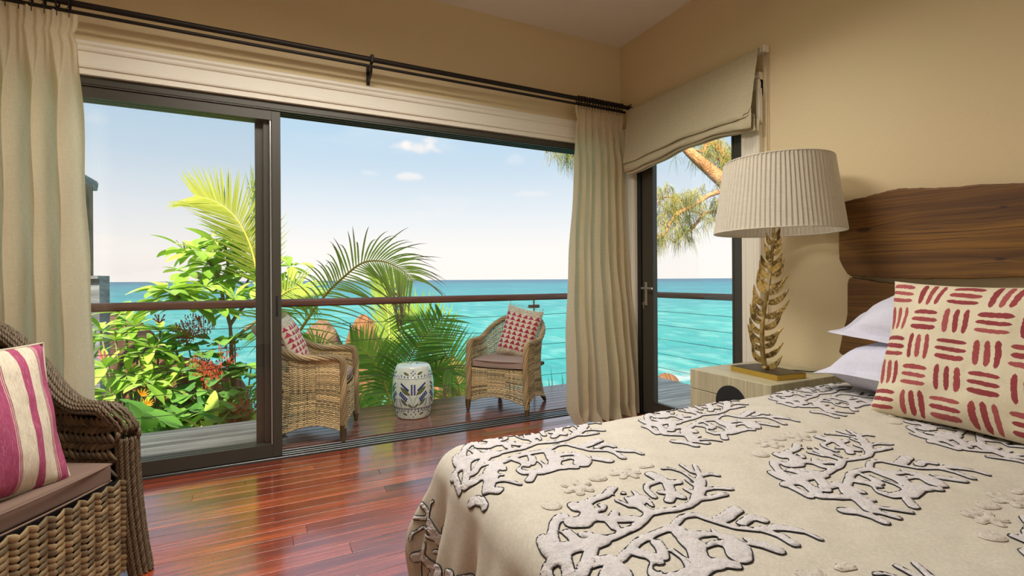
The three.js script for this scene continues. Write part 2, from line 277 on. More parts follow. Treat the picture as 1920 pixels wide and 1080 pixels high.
// glazed hinged door in the right wall
{
  const d = structGroup('door_2'), x0 = 3.03, x1 = 3.085;
  obj('door_frame', [box(x0 - 0.01, x1 + 0.04, 0, 2.45, DZ0 + 0.012, DZ0 + 0.06), box(x0 - 0.01, x1 + 0.04, 0, 2.45, DZ1 - 0.03, DZ1 - 0.012), box(x0 - 0.01, x1 + 0.04, 2.40, 2.45, DZ0 + 0.05, DZ1 - 0.02), box(x0 - 0.01, x1 + 0.04, -0.006, 0.012, DZ0 + 0.05, DZ1 - 0.02)], M.frameDark, d);
  const a = DZ0 + 0.066, b = DZ1 - 0.034;
  const leaf = obj('door_leaf', [rbox(x0, x1, 0.016, 2.396, a, a + 0.135, 0.004), rbox(x0, x1, 0.016, 2.396, b - 0.085, b, 0.004), rbox(x0, x1, 2.29, 2.396, a + 0.13, b - 0.08, 0.004), rbox(x0, x1, 0.016, 0.125, a + 0.13, b - 0.08, 0.004)], M.frame, d);
  obj('glazing_bead', [rbox(x0 - 0.004, x0 + 0.02, 0.118, 2.30, a + 0.128, a + 0.146, 0.003), rbox(x0 - 0.004, x0 + 0.02, 0.118, 2.30, b - 0.096, b - 0.08, 0.003), rbox(x0 - 0.004, x0 + 0.02, 0.118, 0.134, a + 0.13, b - 0.08, 0.003)], M.frame, leaf);
  const p = new THREE.PlaneGeometry(b - a - 0.2, 2.19); p.rotateY(Math.PI / 2); p.translate(3.058, 1.207, (a + 0.13 + b - 0.08) / 2); obj('glass_pane', p, M.glass, leaf);
  const satin = std({ color: C('#c9c8c2'), roughness: 0.35, metalness: 0.85 });
  const hz = a + 0.052;
  const h = obj('door_handle', [rbox(x0 - 0.008, x0, 0.98, 1.19, hz - 0.014, hz + 0.014, 0.004), sweep([V(x0, 1.135, hz), V(x0 - 0.052, 1.135, hz)], 0.009, 10), sweep(curve([[x0 - 0.05, 1.135, hz - 0.005], [x0 - 0.053, 1.135, hz + 0.06], [x0 - 0.052, 1.134, hz + 0.13]], 8), 0.0095, 10)], satin, leaf);
  obj('key', [rbox(x0 - 0.03, x0 - 0.008, 1.004, 1.012, hz - 0.001, hz + 0.001, 0.0008, 1), (() => { const g = new THREE.TorusGeometry(0.011, 0.003, 6, 14); g.rotateY(Math.PI / 2); g.translate(x0 - 0.034, 0.998, hz); return g; })(), rbox(x0 - 0.036, x0 - 0.033, 0.95, 0.99, hz - 0.004, hz + 0.005, 0.001, 1)], std({ color: C('#c2a98a'), roughness: 0.35, metalness: 0.9 }), leaf);
}

// ================================================================== deck, balustrade
const deckM = ['#6b4a3c', '#5f4236', '#745346', '#684a40', '#7b5b4b'].map((c) => phy({ color: C(c).multiply(new THREE.Color(3.6, 2.7, 2.5)), map: rep(grainT, 1.0, 2.6), roughness: 0.2, ior: 2.0, bumpMap: rep(grainT, 1, 2.6), bumpScale: 0.0005 }));
const paleBoardM = ['#a89f94', '#b3aa9e', '#9c9389'].map((c) => phy({ color: C(c).multiplyScalar(3.4), map: rep(grainT, 1.0, 2.6), roughness: 0.4, bumpMap: rep(grainT, 1, 2.6), bumpScale: 0.0005 }));
const DX1 = 4.33, DZE = -4.875;
{
  const deck = structGroup('deck_floor'), R = rng(21), W = 0.0905, gap = 0.0055;
  obj('joist', [-3.2, -2.2, -1.2, -0.2, 0.8, 1.8, 2.8, 3.4, 4.2].map((x) => box(x - 0.03, x + 0.03, -0.22, -0.045, x > 3.2 ? DZE + 0.03 : DZE + 0.03, x > 3.2 ? 1.5 : ZO - 0.02)), std({ color: C('#33261f'), roughness: 0.9 }), deck);
  for (let z = DZE + W; z < 1.5; z += W) {
    const inRoom = z > ZO + 0.0;
    let x = inRoom ? XO + 0.01 : -3.6;
    if (!inRoom) x -= R() * 0.8;
    while (x < DX1 - 0.02) {
      const len = inRoom ? 9 : x < -1 ? -0.05 + R() * 0.2 - x : x < 1 ? 3.1 + R() * 0.15 - x : 2, x0 = Math.max(x, -3.6), x1 = Math.min(DX1, x + len - 0.003);
      const g = new RoundedBoxGeometry(x1 - x0, 0.024, W - gap, 1, 0.003); g.translate((x0 + x1) / 2, -0.035 + 0.02 + (R() - 0.5) * 0.001, z - W / 2); metric(g, R() * 5, R() * 4);
      const grey = (x0 + x1) / 2 > 3.1 || x1 < 0.15;   // paler grey boards at the left and right ends of the deck
      if (z < -1.6) obj('deck_board', g, grey ? paleBoardM[Math.floor(R() * 3)] : deckM[Math.floor(R() * deckM.length)], deck);
      x += len;
    }
  }
  obj('edge_board', [box(-3.6, DX1, -0.24, -0.028, DZE - 0.02, DZE - 0.002), box(DX1 + 0.002, DX1 + 0.02, -0.24, -0.028, DZE, 1.5)], deckM[1], deck);
}
{
  const t = thing('balcony_railing', 'brown timber handrail on steel posts with five thin wire cables along the deck edge', 'railing');
  const rail = std({ color: C('#b87d66'), map: rep(grainT, 1, 4), roughness: 0.45 });
  obj('handrail', [metric(new RoundedBoxGeometry(7.95, 0.068, 0.11, 3, 0.02).translate(0.35, 1.022, -4.83)), metric(new RoundedBoxGeometry(0.11, 0.068, 6.2, 3, 0.02).translate(4.27, 1.022, -1.68))], rail, t);
  const posts = [[-3.3, -4.83], [-2.62, -4.83], [2.66, -4.83], [4.27, -4.83], [4.27, -1.6], [4.27, 1.3]];
  for (const [x, z] of posts) { const p = obj('post', [cyl(0.011, 0.011, 1.02, x, -0.01, z, 10), cyl(0.035, 0.035, 0.008, x, -0.006, z, 16)], M.steel, t); obj('post_block', rbox(x - 0.06, x + 0.06, 0.90, 0.935, z - 0.025, z + 0.025, 0.004), rail, p); }
  for (const y of [0.822, 0.655, 0.485, 0.305, 0.135]) obj('cable', [sweep([V(-3.6, y, -4.83), V(-0.4, y - 0.006, -4.83), V(2.6, y, -4.83), V(4.27, y, -4.83), V(4.27, y - 0.004, -2.6), V(4.27, y, 1.3)], 0.0026, 6)], M.cable, t);
}

// ================================================================== curtains, pole, blind
{
  const t = thing('curtain_pole', 'dark double curtain pole with a scroll bracket running over the sliding doors', 'curtain pole');
  obj('pole', [sweep([V(-2.2, 2.787, -3.56), V(2.955, 2.787, -3.56)], 0.0175, 12)], M.rod, t);
  obj('lower_pole', [sweep([V(-2.2, 2.742, -3.567), V(2.93, 2.742, -3.567)], 0.0105, 10)], M.rod, t);
  for (const x of [0.66, -2.1]) obj('bracket', [rbox(x - 0.012, x + 0.012, 2.66, 2.80, -3.72, -3.705, 0.003), sweep(curve([[x, 2.68, -3.71], [x, 2.69, -3.63], [x, 2.72, -3.585], [x, 2.765, -3.585]], 12), 0.011, 8, { squash: 0.8 }), rbox(x - 0.011, x + 0.011, 2.762, 2.816, -3.587, -3.533, 0.006)], M.rod, t);
  const fin = []; for (let k = 0; k < 5; k++) fin.push(sweep(curve([[2.95, 2.787, -3.56], [2.965, 2.787 + 0.02 * Math.cos(k * 1.26), -3.56 + 0.02 * Math.sin(k * 1.26)], [2.985, 2.787 + 0.034 * Math.cos(k * 1.26 + 0.5), -3.56 + 0.034 * Math.sin(k * 1.26 + 0.5)]], 8), 0.005, 6)); fin.push(ball(0.021, 2.957, 2.787, -3.56));
  obj('finial', fin, M.rod, t);
}
// pleated curtain hanging from y1 to y0 between (xt0, xt1) at the head and (xb0, xb1) at the hem
function curtain(label, o) {
  const t = thing('curtain', label, 'curtain', [0, 0, 0]);
  const R = rng(o.seed), ph = [...Array(o.n + 1)].map(() => (R() - 0.5) * 2.0), am = [...Array(o.n + 1)].map(() => 0.55 + R() * 0.85);
  const nu = o.n * 22, nv = 96;
  const shape = (s, v) => {
    const d = v * (o.y1 - o.y0), k = s * o.n, i = Math.min(o.n - 1, Math.floor(k)), fr = k - i, tt = fr * fr * (3 - 2 * fr);
    const grow = sstep(0.11, 0.55, d), low = sstep(0.5, 2.6, d), pinch = Math.exp(-(((d - 0.115) / 0.035) ** 2));
    const a = lerp(am[i], am[i + 1], tt), p = lerp(ph[i], ph[i + 1], tt) * (0.5 + low);
    const w = 2 * Math.PI * k + p, tri = 3 * w;
    let fold = o.a * a * grow * (1 + 0.35 * low) * (Math.sin(w) + 0.28 * Math.sin(2 * w + 1.3 + p * 2) * low);
    fold += (0.011 * (1 - grow)) * Math.sin(tri) * (1 - 0.7 * pinch) + 0.014 * (1 - grow) * Math.max(0, Math.cos(w));
    const spread = lerp(0, 1, sstep(0.05, 2.5, d)), x0 = lerp(o.xt0, o.xb0, spread), x1 = lerp(o.xt1, o.xb1, spread);
    let x = lerp(x0, x1, s) + 0.55 * o.a * grow * Math.cos(w) * 0.5 - (s - 0.5) * 0.03 * pinch;
    let z = o.z + fold + 0.02 * low * Math.sin(s * 5 + o.seed) + (o.push ?? 0) * low * low, y = o.y1 - d;
    y += (1 - sstep(0.0, 0.1, d)) * 0.006 * Math.cos(w);
    const hem = sstep(o.y1 - o.y0 - 0.12, o.y1 - o.y0, d);
    z += hem * (o.puddle ?? 0) * (0.6 + 0.4 * Math.sin(w * 0.5 + 1)); x += hem * (o.puddle ?? 0) * 0.5 * Math.sin(w * 0.37 + 2);
    y += hem * 0.012 * (0.5 + 0.5 * Math.sin(w * 0.5 + 4));
    x += 0.004 * Math.sin(d * 9 + s * 40); z += 0.006 * low * Math.sin(d * 5 + s * 23);
    return [Math.min(x, o.xmax ?? 99), y, z];
  };
  const L = (o.xb1 - o.xb0) * 2.1;
  obj('drape', grid(nu, nv, (s, v) => shape(s, v), (s, v) => [s * L, v * (o.y1 - o.y0)]), M.curtain, t);
  const m = o.rings;
  for (let k = 0; k < m; k++) {
    const x = lerp(o.xt0 + 0.01, o.xt1 - 0.01, (k + 0.5) / m), tilt = (R() - 0.5) * 0.5, g = new THREE.TorusGeometry(0.029, 0.0048, 6, 16);
    g.rotateY(Math.PI / 2 + tilt); g.translate(x, 2.781, -3.56);
    const h = new THREE.TorusGeometry(0.009, 0.002, 5, 10); h.rotateY(tilt); h.translate(x, 2.747, -3.552);
    obj('ring', [g, h, sweep([V(x, 2.74, -3.552), V(x, 2.70, -3.553)], 0.0022, 5)], M.rod, t);
  }
}
curtain('long cream pinch-pleated curtain at the left end of the pole behind the dark armchair', { xt0: -1.72, xt1: -0.96, xb0: -1.76, xb1: -0.915, y1: 2.722, y0: 0.03, z: -3.562, n: 7, a: 0.044, seed: 3, rings: 14 });
curtain('long cream linen curtain bunched in the corner beside the glazed door, spilling onto the floor', { xt0: 2.385, xt1: 2.905, xb0: 2.235, xb1: 2.955, y1: 2.722, y0: 0.008, z: -3.575, n: 7, a: 0.046, seed: 12, rings: 17, push: 0.125, puddle: 0.06, xmax: 2.972 });
{ // roman blind drawn up over the glazed door: one sheet, folded into a soft stack
  const t = thing('roman_blind', 'cream linen roman blind drawn up in soft folds over the glazed door', 'blind');
  const prof = [[2.952, 2.757, 0], [2.93, 2.754, 0], [2.92, 2.68, 0.05], [2.905, 2.56, 0.25], [2.887, 2.44, 0.55], [2.872, 2.36, 0.8], [2.866, 2.322, 1], [2.874, 2.306, 1.05], [2.889, 2.318, 1], [2.896, 2.335, 0.9], [2.892, 2.315, 1], [2.882, 2.283, 1.2], [2.88, 2.262, 1.35], [2.889, 2.252, 1.45], [2.905, 2.262, 1.3], [2.914, 2.30, 1.1], [2.911, 2.275, 1.2], [2.906, 2.247, 1.5], [2.913, 2.236, 1.6], [2.928, 2.243, 1.5], [2.938, 2.31, 1.0], [2.936, 2.26, 1.2], [2.938, 2.236, 1.5], [2.95, 2.234, 1.5], [2.957, 2.30, 1], [2.96, 2.50, 0.3]];
  const pc = curve(prof.map((p) => [p[0], p[1], p[2]]), 150), Z0 = -3.53, Z1 = -2.2;
  const f = (s, v) => {
    const p = pc[Math.round(v * 150)], z0 = lerp(Z0, Z1, s), w = p.z, sag = 0.062 * (1 - sstep(0, 0.75, s)) + 0.012 * Math.sin(s * 7 + 1);
    const end = sstep(0.86, 1, s), under = clamp(w);
    let y = p.y - sag * w * 0.62 + 0.004 * Math.sin(s * 23 + v * 30) * under, x = p.x, z = z0;
    // the right end is pulled in and gathered where the lift cord runs
    z -= end * under * (0.055 + 0.02 * Math.sin(v * 26)) * (1 - sstep(0.62, 0.75, v)) * (v < 0.3 ? 1 : 0.45);
    y += end * under * 0.03 * Math.sin(v * 22 + 0.6); x += end * under * 0.012 * Math.sin(v * 17 + s * 30);
    x += 0.006 * Math.sin(s * 9 + v * 6) * under + 0.004 * (1 - sstep(0, 0.2, s)) * Math.sin(v * 40) * w;
    return [Math.min(x, 2.966), y, z];
  };
  obj('folded_sheet', grid(72, 150, f, (s, v) => [s * 1.33, v * 1.25]), M.blind, t);
  obj('head_rail', rbox(2.945, 2.985, 2.73, 2.762, -3.54, -2.19, 0.004), M.trim, t);
  obj('end_bracket', rbox(2.945, 2.998, 2.722, 2.768, -2.186, -2.168, 0.006), M.trim, t);
  const ch = [sweep([V(2.96, 2.73, -2.184), V(2.962, 0.93, -2.19)], 0.0018, 5), sweep([V(2.98, 2.73, -2.172), V(2.979, 0.93, -2.176)], 0.0018, 5)];
  for (let y = 0.93; y < 2.73; y += 0.011) { const a = new THREE.OctahedronGeometry(0.0034); a.translate(2.961, y, -2.187); const b = a.clone(); b.translate(0.018, 0.004, 0.013); ch.push(a.toNonIndexed ? a : a, b); }
  ch.push(sweep(curve([[2.962, 0.93, -2.19], [2.968, 0.91, -2.184], [2.979, 0.93, -2.176]], 8), 0.0018, 5));
  obj('pull_chain', ch, std({ color: C('#b8ab92'), roughness: 0.4, metalness: 0.3 }), t);
}

// ================================================================== bed
const BED = { xf: 0.475, zl: -1.59, zr: 0.46, top: 0.672, r: 0.085, xh: 2.86 };
{
  const t = thing('bed', 'wide bed with its head against the right wall under the live-edge headboard', 'bed');
  obj('base', rbox(BED.xf + 0.06, 2.9, 0.06, 0.34, BED.zl + 0.06, BED.zr - 0.06, 0.02), std({ color: C('#6f6558'), roughness: 0.9 }), t);
  obj('mattress', rbox(BED.xf + 0.03, 2.91, 0.34, 0.655, BED.zl + 0.03, BED.zr - 0.03, 0.06, 4), std({ color: C('#f1efe9'), roughness: 0.9 }), t);
  for (const [x, z] of [[0.62, -1.45], [0.62, 0.32], [2.8, -1.45], [2.8, 0.32]]) obj('foot', cyl(0.025, 0.03, 0.062, x, 0, z, 12), std({ color: C('#2a211b'), roughness: 0.6 }), t);
}
// the bedspread as a sheet of cloth: (u, v) in metres on the flat cloth -> where it lies; beyond the mattress edges it turns over and hangs
function spread(u, v) {
  const xe = BED.xf + BED.r, ze0 = BED.zl + BED.r, ze1 = BED.zr - BED.r;
  const du = Math.max(0, xe - u), dv = v < ze0 ? ze0 - v : v > ze1 ? v - ze1 : 0, d = Math.hypot(du, dv);
  const dx = d ? -du / d : 0, dz = d ? (v < ze0 ? -dv : dv) / d : 0;
  const q = BED.r * Math.PI / 2;
  let hor, drop; if (d < q) { const a = d / BED.r; hor = BED.r * Math.sin(a); drop = BED.r * (1 - Math.cos(a)); } else { hor = BED.r; drop = BED.r + d - q; }
  const hang = sstep(0.03, 0.34, drop), along = Math.abs(dx) > Math.abs(dz) ? v : u, cor = Math.abs(dx * dz) * 2;
  hor += hang * (0.028 + 0.030 * Math.sin(along * 23 + 0.5 + 0.6 * Math.sin(along * 9)) + 0.013 * Math.sin(along * 51 + 2 + drop * 2)) + cor * hang * 0.07 * (0.6 + 0.6 * Math.cos(Math.atan2(dz, dx) * 9));
  const bx = Math.max(u, xe), bz = clamp(v, ze0, ze1);
  const calm = 1 - sstep(0, 0.05, d);
  const lift = calm * (0.006 * (fbm(u * 0.2 + 3, v * 0.2 + 4, 24, 24, 3, 71) - 0.5) * 2 + 0.0075 * (fbm(u * 0.5 + 3, v * 0.12 + 4 + u * 0.01, 8, 60, 3, 73) - 0.5) * 2 * (0.45 + 0.55 * sstep(0.7, 1.6, u)) + 0.005 * (fbm(u * 0.25 + 3 + v * 0.12, v * 0.25 + 4, 40, 12, 2, 75) - 0.5) * 2 + 0.012 * (1 - sstep(0, 0.3, Math.abs(v + 1.45) + Math.max(0, 0.3 - Math.abs(u - 1.85)) - 0.25)) * 0.6);
  return V(bx + dx * hor, BED.top - drop + lift, bz + dz * hor);
}
function spreadN(u, v) { const e = 0.004, a = spread(u + e, v).sub(spread(u - e, v)), b = spread(u, v + e).sub(spread(u, v - e)); return b.cross(a).normalize(); }
const U0 = BED.xf - 0.55, U1 = BED.xh - 0.06, V0 = BED.zl - 0.4, V1 = BED.zr + 0.42;
const coverM = std({ color: C('#dcd4c3'), map: rep(cottonT, 3, 3), roughness: 1, bumpMap: rep(weaveB, 5, 5), bumpScale: 0.0004 });
const patchM = std({ color: C('#e0dad9'), map: rep(cottonT, 4, 4), roughness: 0.9, bumpMap: rep(fineN, 10, 10), bumpScale: 0.002 });
const petalM = std({ color: C('#ddd4c6'), map: rep(cottonT, 4, 4), roughness: 0.95, bumpMap: rep(fineN, 10, 10), bumpScale: 0.002 });
const cordM = std({ color: C('#23242c'), roughness: 0.85 });
const bedspread = obj('bedspread', grid(250, 250, (s, t) => spread(lerp(U0, U1, s), lerp(V0, V1, t)).toArray(), (s, t) => [lerp(U0, U1, s), lerp(V0, V1, t)], true), coverM);
tag(bedspread, 'cream bedspread with grey scrolling appliqué outlined in black cord, draped over the bed', 'bedspread');
// appliqué: each motif is the union of tapered strokes (mm round its anchor), cut out by marching squares and laid on the cloth
const motifA = { add: [[16,-251,25,-196,29,-204,56],[12,-175,40,-97,5,-51,0,-18,2,-3,17],[14,-306,52,-278,76,-243,91],[22,-203,57,-233,78,-248,119,-269,147],[14,-329,117,-311,138,-303,167,-307,191],[11,-273,151,-262,176,-254,192],[9,-253,136,-222,168,-199,193],[6,-225,89,-229,109,-217,125],[9,-191,62,-189,75,-196,90],[18,-3,17,-13,39],[24,-14,56,-21,86,-45,122,-35,142],[14,-35,142,-4,164],[14,-13,39,35,59,62,86,84,115,105,138,117,167],[26,21,108,52,124,30,145],[22,-56,139,-111,148],[13,-142,160,-165,184],[15,-130,43,-118,61,-121,83,-153,112,-153,130,-111,141],[13,-74,29,-84,54,-100,78],[7,-69,70,-72,100,-91,136],[10,0,0,51,-22,86,-16,99,18,119,61,169,92],[17,119,22,196,3],[13,154,51,202,40,209,64],[12,169,92,176,127,166,167],[7,212,90,233,129,232,178],[11,179,88,210,108,231,138],[6,63,51,53,90]], cut: [[7,-5,107,-18,124,0,129,19,108,-5,107],[5,-133,92,-141,103,-113,102],[4,16,71,43,77],[4,85,89,84,115]] };
const motifB = { add: [[12,158,-3,115,15,71,18,37,8,9,1,-52,26,-122,38,-157,38],[22,-157,38,-188,42],[15,163,-8,206,-36],[9,211,-41,259,-35,291,-9],[11,165,-6,202,0,250,5],[16,206,-36,263,-85],[7,281,-102,320,-104,331,-83],[9,269,-91,299,-128,320,-158],[6,212,-173,230,-168,248,-136,240,-73],[8,280,-170,273,-123],[7,225,-97,221,-67],[9,183,-59,185,-32],[13,11,-1,11,-32,16,-69,18,-132,10,-144,-25,-121,-71,-114,-100,-101],[24,15,-119,31,-96,21,-59],[22,-105,-98,-116,-59,-151,-36,-172,-44],[14,-116,-91,-131,-92,-128,-116],[14,-126,-46,-89,-25,-67,-13,-38,-1],[13,-92,-17,-98,11],[11,-72,-31,-57,-41],[8,-103,-65,-78,-64,-63,-76,-69,-85],[18,158,-160,159,-135,164,-104],[13,164,-104,195,-96],[15,159,-98,130,-53,138,-31],[11,128,-50,107,-68],[13,125,-48,91,-24],[9,148,-120,103,-116,86,-97,73,-54],[7,-18,-86,-9,-48,10,-39],[7,43,-76,53,-64,39,-24],[22,-188,42,-210,33,-241,32,-259,36],[13,-255,15,-237,-25,-208,-65,-187,-81,-175,-80],[14,-201,25,-204,-4,-205,-17],[11,-163,27,-167,8,-181,3],[14,-267,28,-266,-10,-259,-37],[15,-263,37,-291,29,-305,35],[13,-299,38,-305,69,-317,107],[15,-250,41,-266,77,-295,122],[15,-190,53,-221,83,-252,109]], cut: [[7,6,-116,26,-128,39,-114,32,-92,15,-97,2,-107],[5,-72,-94,-53,-98]] };
const flower = (x, z, r, n) => [...Array(n)].map((_, k) => { const a = k / n * 6.283 + x, c = Math.cos(a), s = Math.sin(a); return [11, x + c * r * 0.55, z + s * r * 0.55, x + c * r, z + s * r]; }).concat([[9, x, z, x + 1, z]]);
const motifF = { add: [...flower(-63, -189, 34, 6), ...flower(104, -202, 34, 6), [17, 10, -214, 26, -208], [19, -176, -142, -166, -134], [12, 178, -214, 198, -209]], cut: [] };
function contour(m, cell = 5) {
  const seg = (L, off) => L.flatMap((s) => { const o = []; for (let i = 1; i + 3 < s.length; i += 2) o.push([s[i], s[i + 1], s[i + 2], s[i + 3], s[0]]); return o; });
  const add = seg(m.add), cut = seg(m.cut);
  const dist = (x, y, q) => { const ax = q[2] - q[0], ay = q[3] - q[1], t = clamp(((x - q[0]) * ax + (y - q[1]) * ay) / (ax * ax + ay * ay || 1)); return Math.hypot(x - q[0] - ax * t, y - q[1] - ay * t) - q[4]; };
  let x0 = 1e9, x1 = -1e9, y0 = 1e9, y1 = -1e9; for (const q of add) { x0 = Math.min(x0, q[0] - q[4], q[2] - q[4]); x1 = Math.max(x1, q[0] + q[4], q[2] + q[4]); y0 = Math.min(y0, q[1] - q[4], q[3] - q[4]); y1 = Math.max(y1, q[1] + q[4], q[3] + q[4]); }
  x0 -= cell * 2; y0 -= cell * 2; const nx = Math.ceil((x1 - x0) / cell) + 2, ny = Math.ceil((y1 - y0) / cell) + 2, F = [];
  for (let j = 0; j <= ny; j++) for (let i = 0; i <= nx; i++) { const x = x0 + i * cell, y = y0 + j * cell; let d = 1e9; for (const q of add) { const e = dist(x, y, q); if (e < d) d = e; } d += 1.4; d -= 2.2 * (vnoise(x / 22 + 50, y / 22 + 50, 400, 400, 3) - 0.4); for (const q of cut) d = Math.max(d, -dist(x, y, q) + 1); F.push(d); }
  const pts = [], key = new Map(), tri = [], edges = new Map();
  const P = (k, x, y) => { if (!key.has(k)) { key.set(k, pts.length); pts.push([x, y]); } return key.get(k); };
  const corner = (i, j) => P('c' + i + ',' + j, x0 + i * cell, y0 + j * cell);
  const cross = (i, j, k, l) => { if (i > k || j > l) [i, j, k, l] = [k, l, i, j]; const a = F[j * (nx + 1) + i], b = F[l * (nx + 1) + k], t = clamp(a / (a - b), 0.04, 0.96); return P('e' + i + ',' + j + ',' + k + ',' + l, x0 + (i + (k - i) * t) * cell, y0 + (j + (l - j) * t) * cell); };
  for (let j = 0; j < ny; j++) for (let i = 0; i < nx; i++) {
    const cs = [[i, j], [i + 1, j], [i + 1, j + 1], [i, j + 1]], ins = cs.map((c) => F[c[1] * (nx + 1) + c[0]] < 0); if (!ins.some(Boolean)) continue;
    const poly = [], bd = [];
    for (let k = 0; k < 4; k++) { const a = cs[k], b = cs[(k + 1) % 4]; if (ins[k]) poly.push(corner(...a)); if (ins[k] !== ins[(k + 1) % 4]) { const e = cross(...a, ...b); poly.push(e); bd.push([e, ins[k]]); } }
    for (let k = 1; k + 1 < poly.length; k++) tri.push([poly[0], poly[k], poly[k + 1]]);
    for (let k = 0; k < bd.length; k++) if (bd[k][1]) edges.set(bd[k][0], bd[(k + 1) % bd.length][0]);
  }
  const loops = []; while (edges.size) { const [s] = edges.keys(); const l = []; let p = s; while (edges.has(p)) { l.push(p); const n = edges.get(p); edges.delete(p); p = n; } if (l.length > 5) loops.push(l); }
  return { pts, tri, loops };
}
function applique(name, m, ax, az, mat, corded) {
  const at = (p, h) => { const u = ax + p[0] / 1000, v = az + p[1] / 1000; return spread(u, v).addScaledVector(spreadN(u, v), h); };
  const inB = m.pts.filter((p) => { const u = ax + p[0] / 1000, v = az + p[1] / 1000; return u > U0 && u < U1 && v > V0 && v < V1; }).length;
  if (inB < m.pts.length * (corded ? 0.25 : 0.999)) return;
  const ok = m.pts.map((p) => { const u = ax + p[0] / 1000, v = az + p[1] / 1000; return u > U0 + 0.01 && u < U1 && v > V0 + 0.01 && v < V1 - 0.01; });
  const rim = new Set(m.loops.flat()), pos = [], uv = [], idx = [];
  m.pts.forEach((p, i) => { const h = rim.has(i) ? 0.0006 : 0.0024 + 0.0042 * vnoise(p[0] / 8 + 90 + ax * 50, p[1] / 13 + 90, 900, 900, 8), q = at(p, h); pos.push(q.x, q.y, q.z); uv.push(ax + p[0] / 1000, az + p[1] / 1000); });
  m.tri.forEach((t) => { if (ok[t[0]] && ok[t[1]] && ok[t[2]]) idx.push(t[0], t[2], t[1]); });
  const g = new THREE.BufferGeometry(); g.setAttribute('position', new THREE.Float32BufferAttribute(pos, 3)); g.setAttribute('uv', new THREE.Float32BufferAttribute(uv, 2)); g.setIndex(idx); g.computeVertexNormals();
  const o = obj(name, g, mat, bedspread);
  const edge = (h, r) => m.loops.flatMap((l) => { const runs = [[]]; for (let i = 0; i < l.length; i += 2) { if (ok[l[i]]) runs[runs.length - 1].push(at(m.pts[l[i]], h)); else if (runs[runs.length - 1].length) runs.push([]); } const whole = runs.length === 1 && runs[0].length * 2 >= l.length - 1; return runs.filter((q) => q.length > 3).map((q) => sweep(q, r, 4, { closed: whole })); });
  if (corded) { const gs = edge(0.0022, 0.0016); obj('cord_outline', gs, cordM, o); }
  else { const gs = edge(0.0014, 0.0018); obj('rolled_edge', gs, mat, o); }
}
{
  const a = contour(motifA), b = contour(motifB), f = contour(motifF);
  for (let k = -1; k <= 2; k++) for (let j = -1; j <= 2; j++) {
    applique('applique_scroll', a, 1.535 - 0.747 * k, -0.8075 - 0.54 * (j - 1), patchM, true);
    applique('applique_scroll', b, 1.524 - 0.747 * k, -0.879 - 0.54 * (j - 1), patchM, true);
    applique('applique_flower', f, 1.524 - 0.747 * k, -0.879 - 0.54 * (j - 1), petalM, false);
  }
}

// pillow: two bellied faces meeting in an edge; w along x, h along y, thickness along z
function pillowGeo(w, h, T, { flange = 0, ears = 0.04, seed = 1, n = 40, sag = 0, uvScale = null } = {}) {
  const face = (sg) => grid(n, n, (a, b) => {
    const u = a * 2 - 1, v = b * 2 - 1, W = w / 2, H = h / 2, fu = flange / W, fv = flange / H, iu = clamp(Math.abs(u) / (1 - fu)), iv = clamp(Math.abs(v) / (1 - fv));
    const belly = Math.pow(Math.max(0, 1 - iu ** 2.6), 0.55) * Math.pow(Math.max(0, 1 - iv ** 2.6), 0.55);
    const pu = 1 - ears * (1 - Math.abs(v) ** 2) * 1.0, pv = 1 - ears * (1 - Math.abs(u) ** 2);
    const edge = Math.min(1 - Math.abs(u), 1 - Math.abs(v));
    const cr = 0.012 * T / 0.09 * Math.sin((u * 3.1 - v * 2.3) * 3 + seed) * Math.exp(-edge * 5) * sstep(0, 0.1, edge) + 0.030 * T / 0.09 * (fbm((u + 1) * 0.5, (v + 1) * 0.5, 7, 4, 3, seed) - 0.5) * belly;
    return [u * W * pu, v * H * pv, sg * (T * belly + cr + (edge <= 0 ? 0 : 0.0014)) - sag * Math.pow(Math.max(0, Math.abs(u) - 0.45) / 0.55, 2) * (0.7 + 0.5 * v) + (sag ? 0.012 * Math.sin(v * 5 + u * 2 + seed) * Math.max(0, Math.abs(u) - 0.7) / 0.3 : 0)];
  }, uvScale ? (a, b) => uvScale(a, b, sg) : (a, b) => [a * w, b * h], sg < 0);
  return [face(1), face(-1)];
}
function pipingGeo(w, h, ears, r) { const q = []; for (let k = 0; k < 96; k++) { const s = k / 96 * 4, e = Math.floor(s), t = (s - e) * 2 - 1; const [u, v] = e === 0 ? [t, -1] : e === 1 ? [1, t] : e === 2 ? [-t, 1] : [-1, -t]; q.push(V(u * w / 2 * (1 - ears * (1 - v * v)), v * h / 2 * (1 - ears * (1 - u * u)), 0)); } return sweep(q, r, 6, { closed: true }); }

// headboard: two live-edge slabs hung on the wall
const slabT = tex(1024, 512, (u, v) => {
  let du = 0, dv = 0, kn = 0;
  for (const [a, b, r] of [[0.20, 0.63, 0.05], [0.46, 0.28, 0.028], [0.465, 0.72, 0.02], [0.78, 0.5, 0.04], [0.08, 0.2, 0.03]]) { const x = (u - a) * 2.2, y = v - b, d = Math.hypot(x * 0.6, y); dv += (y > 0 ? 1 : -1) * r * Math.exp(-d * d / (r * r * 5)); kn = Math.max(kn, 1 - sstep(r * 0.25, r * 0.6, d)); }
  const y = v + dv * 0.9 + 0.06 * (fbm(u, v, 3, 3, 3, 81) - 0.5), line = fbm(u, y, 5, 70, 3, 82), band = fbm(u, y, 2, 9, 3, 83), dk = fbm(u, y, 9, 140, 2, 85);
  let c = mix3([0.32, 0.195, 0.05], [0.55, 0.38, 0.12], clamp(band * 1.3 - 0.15 + (line - 0.5) * 0.7)); c = mix3(c, [0.22, 0.12, 0.05], sstep(0.62, 0.8, dk) * 0.5); return mix3(c, [0.2, 0.1, 0.05], kn * 0.75);
});
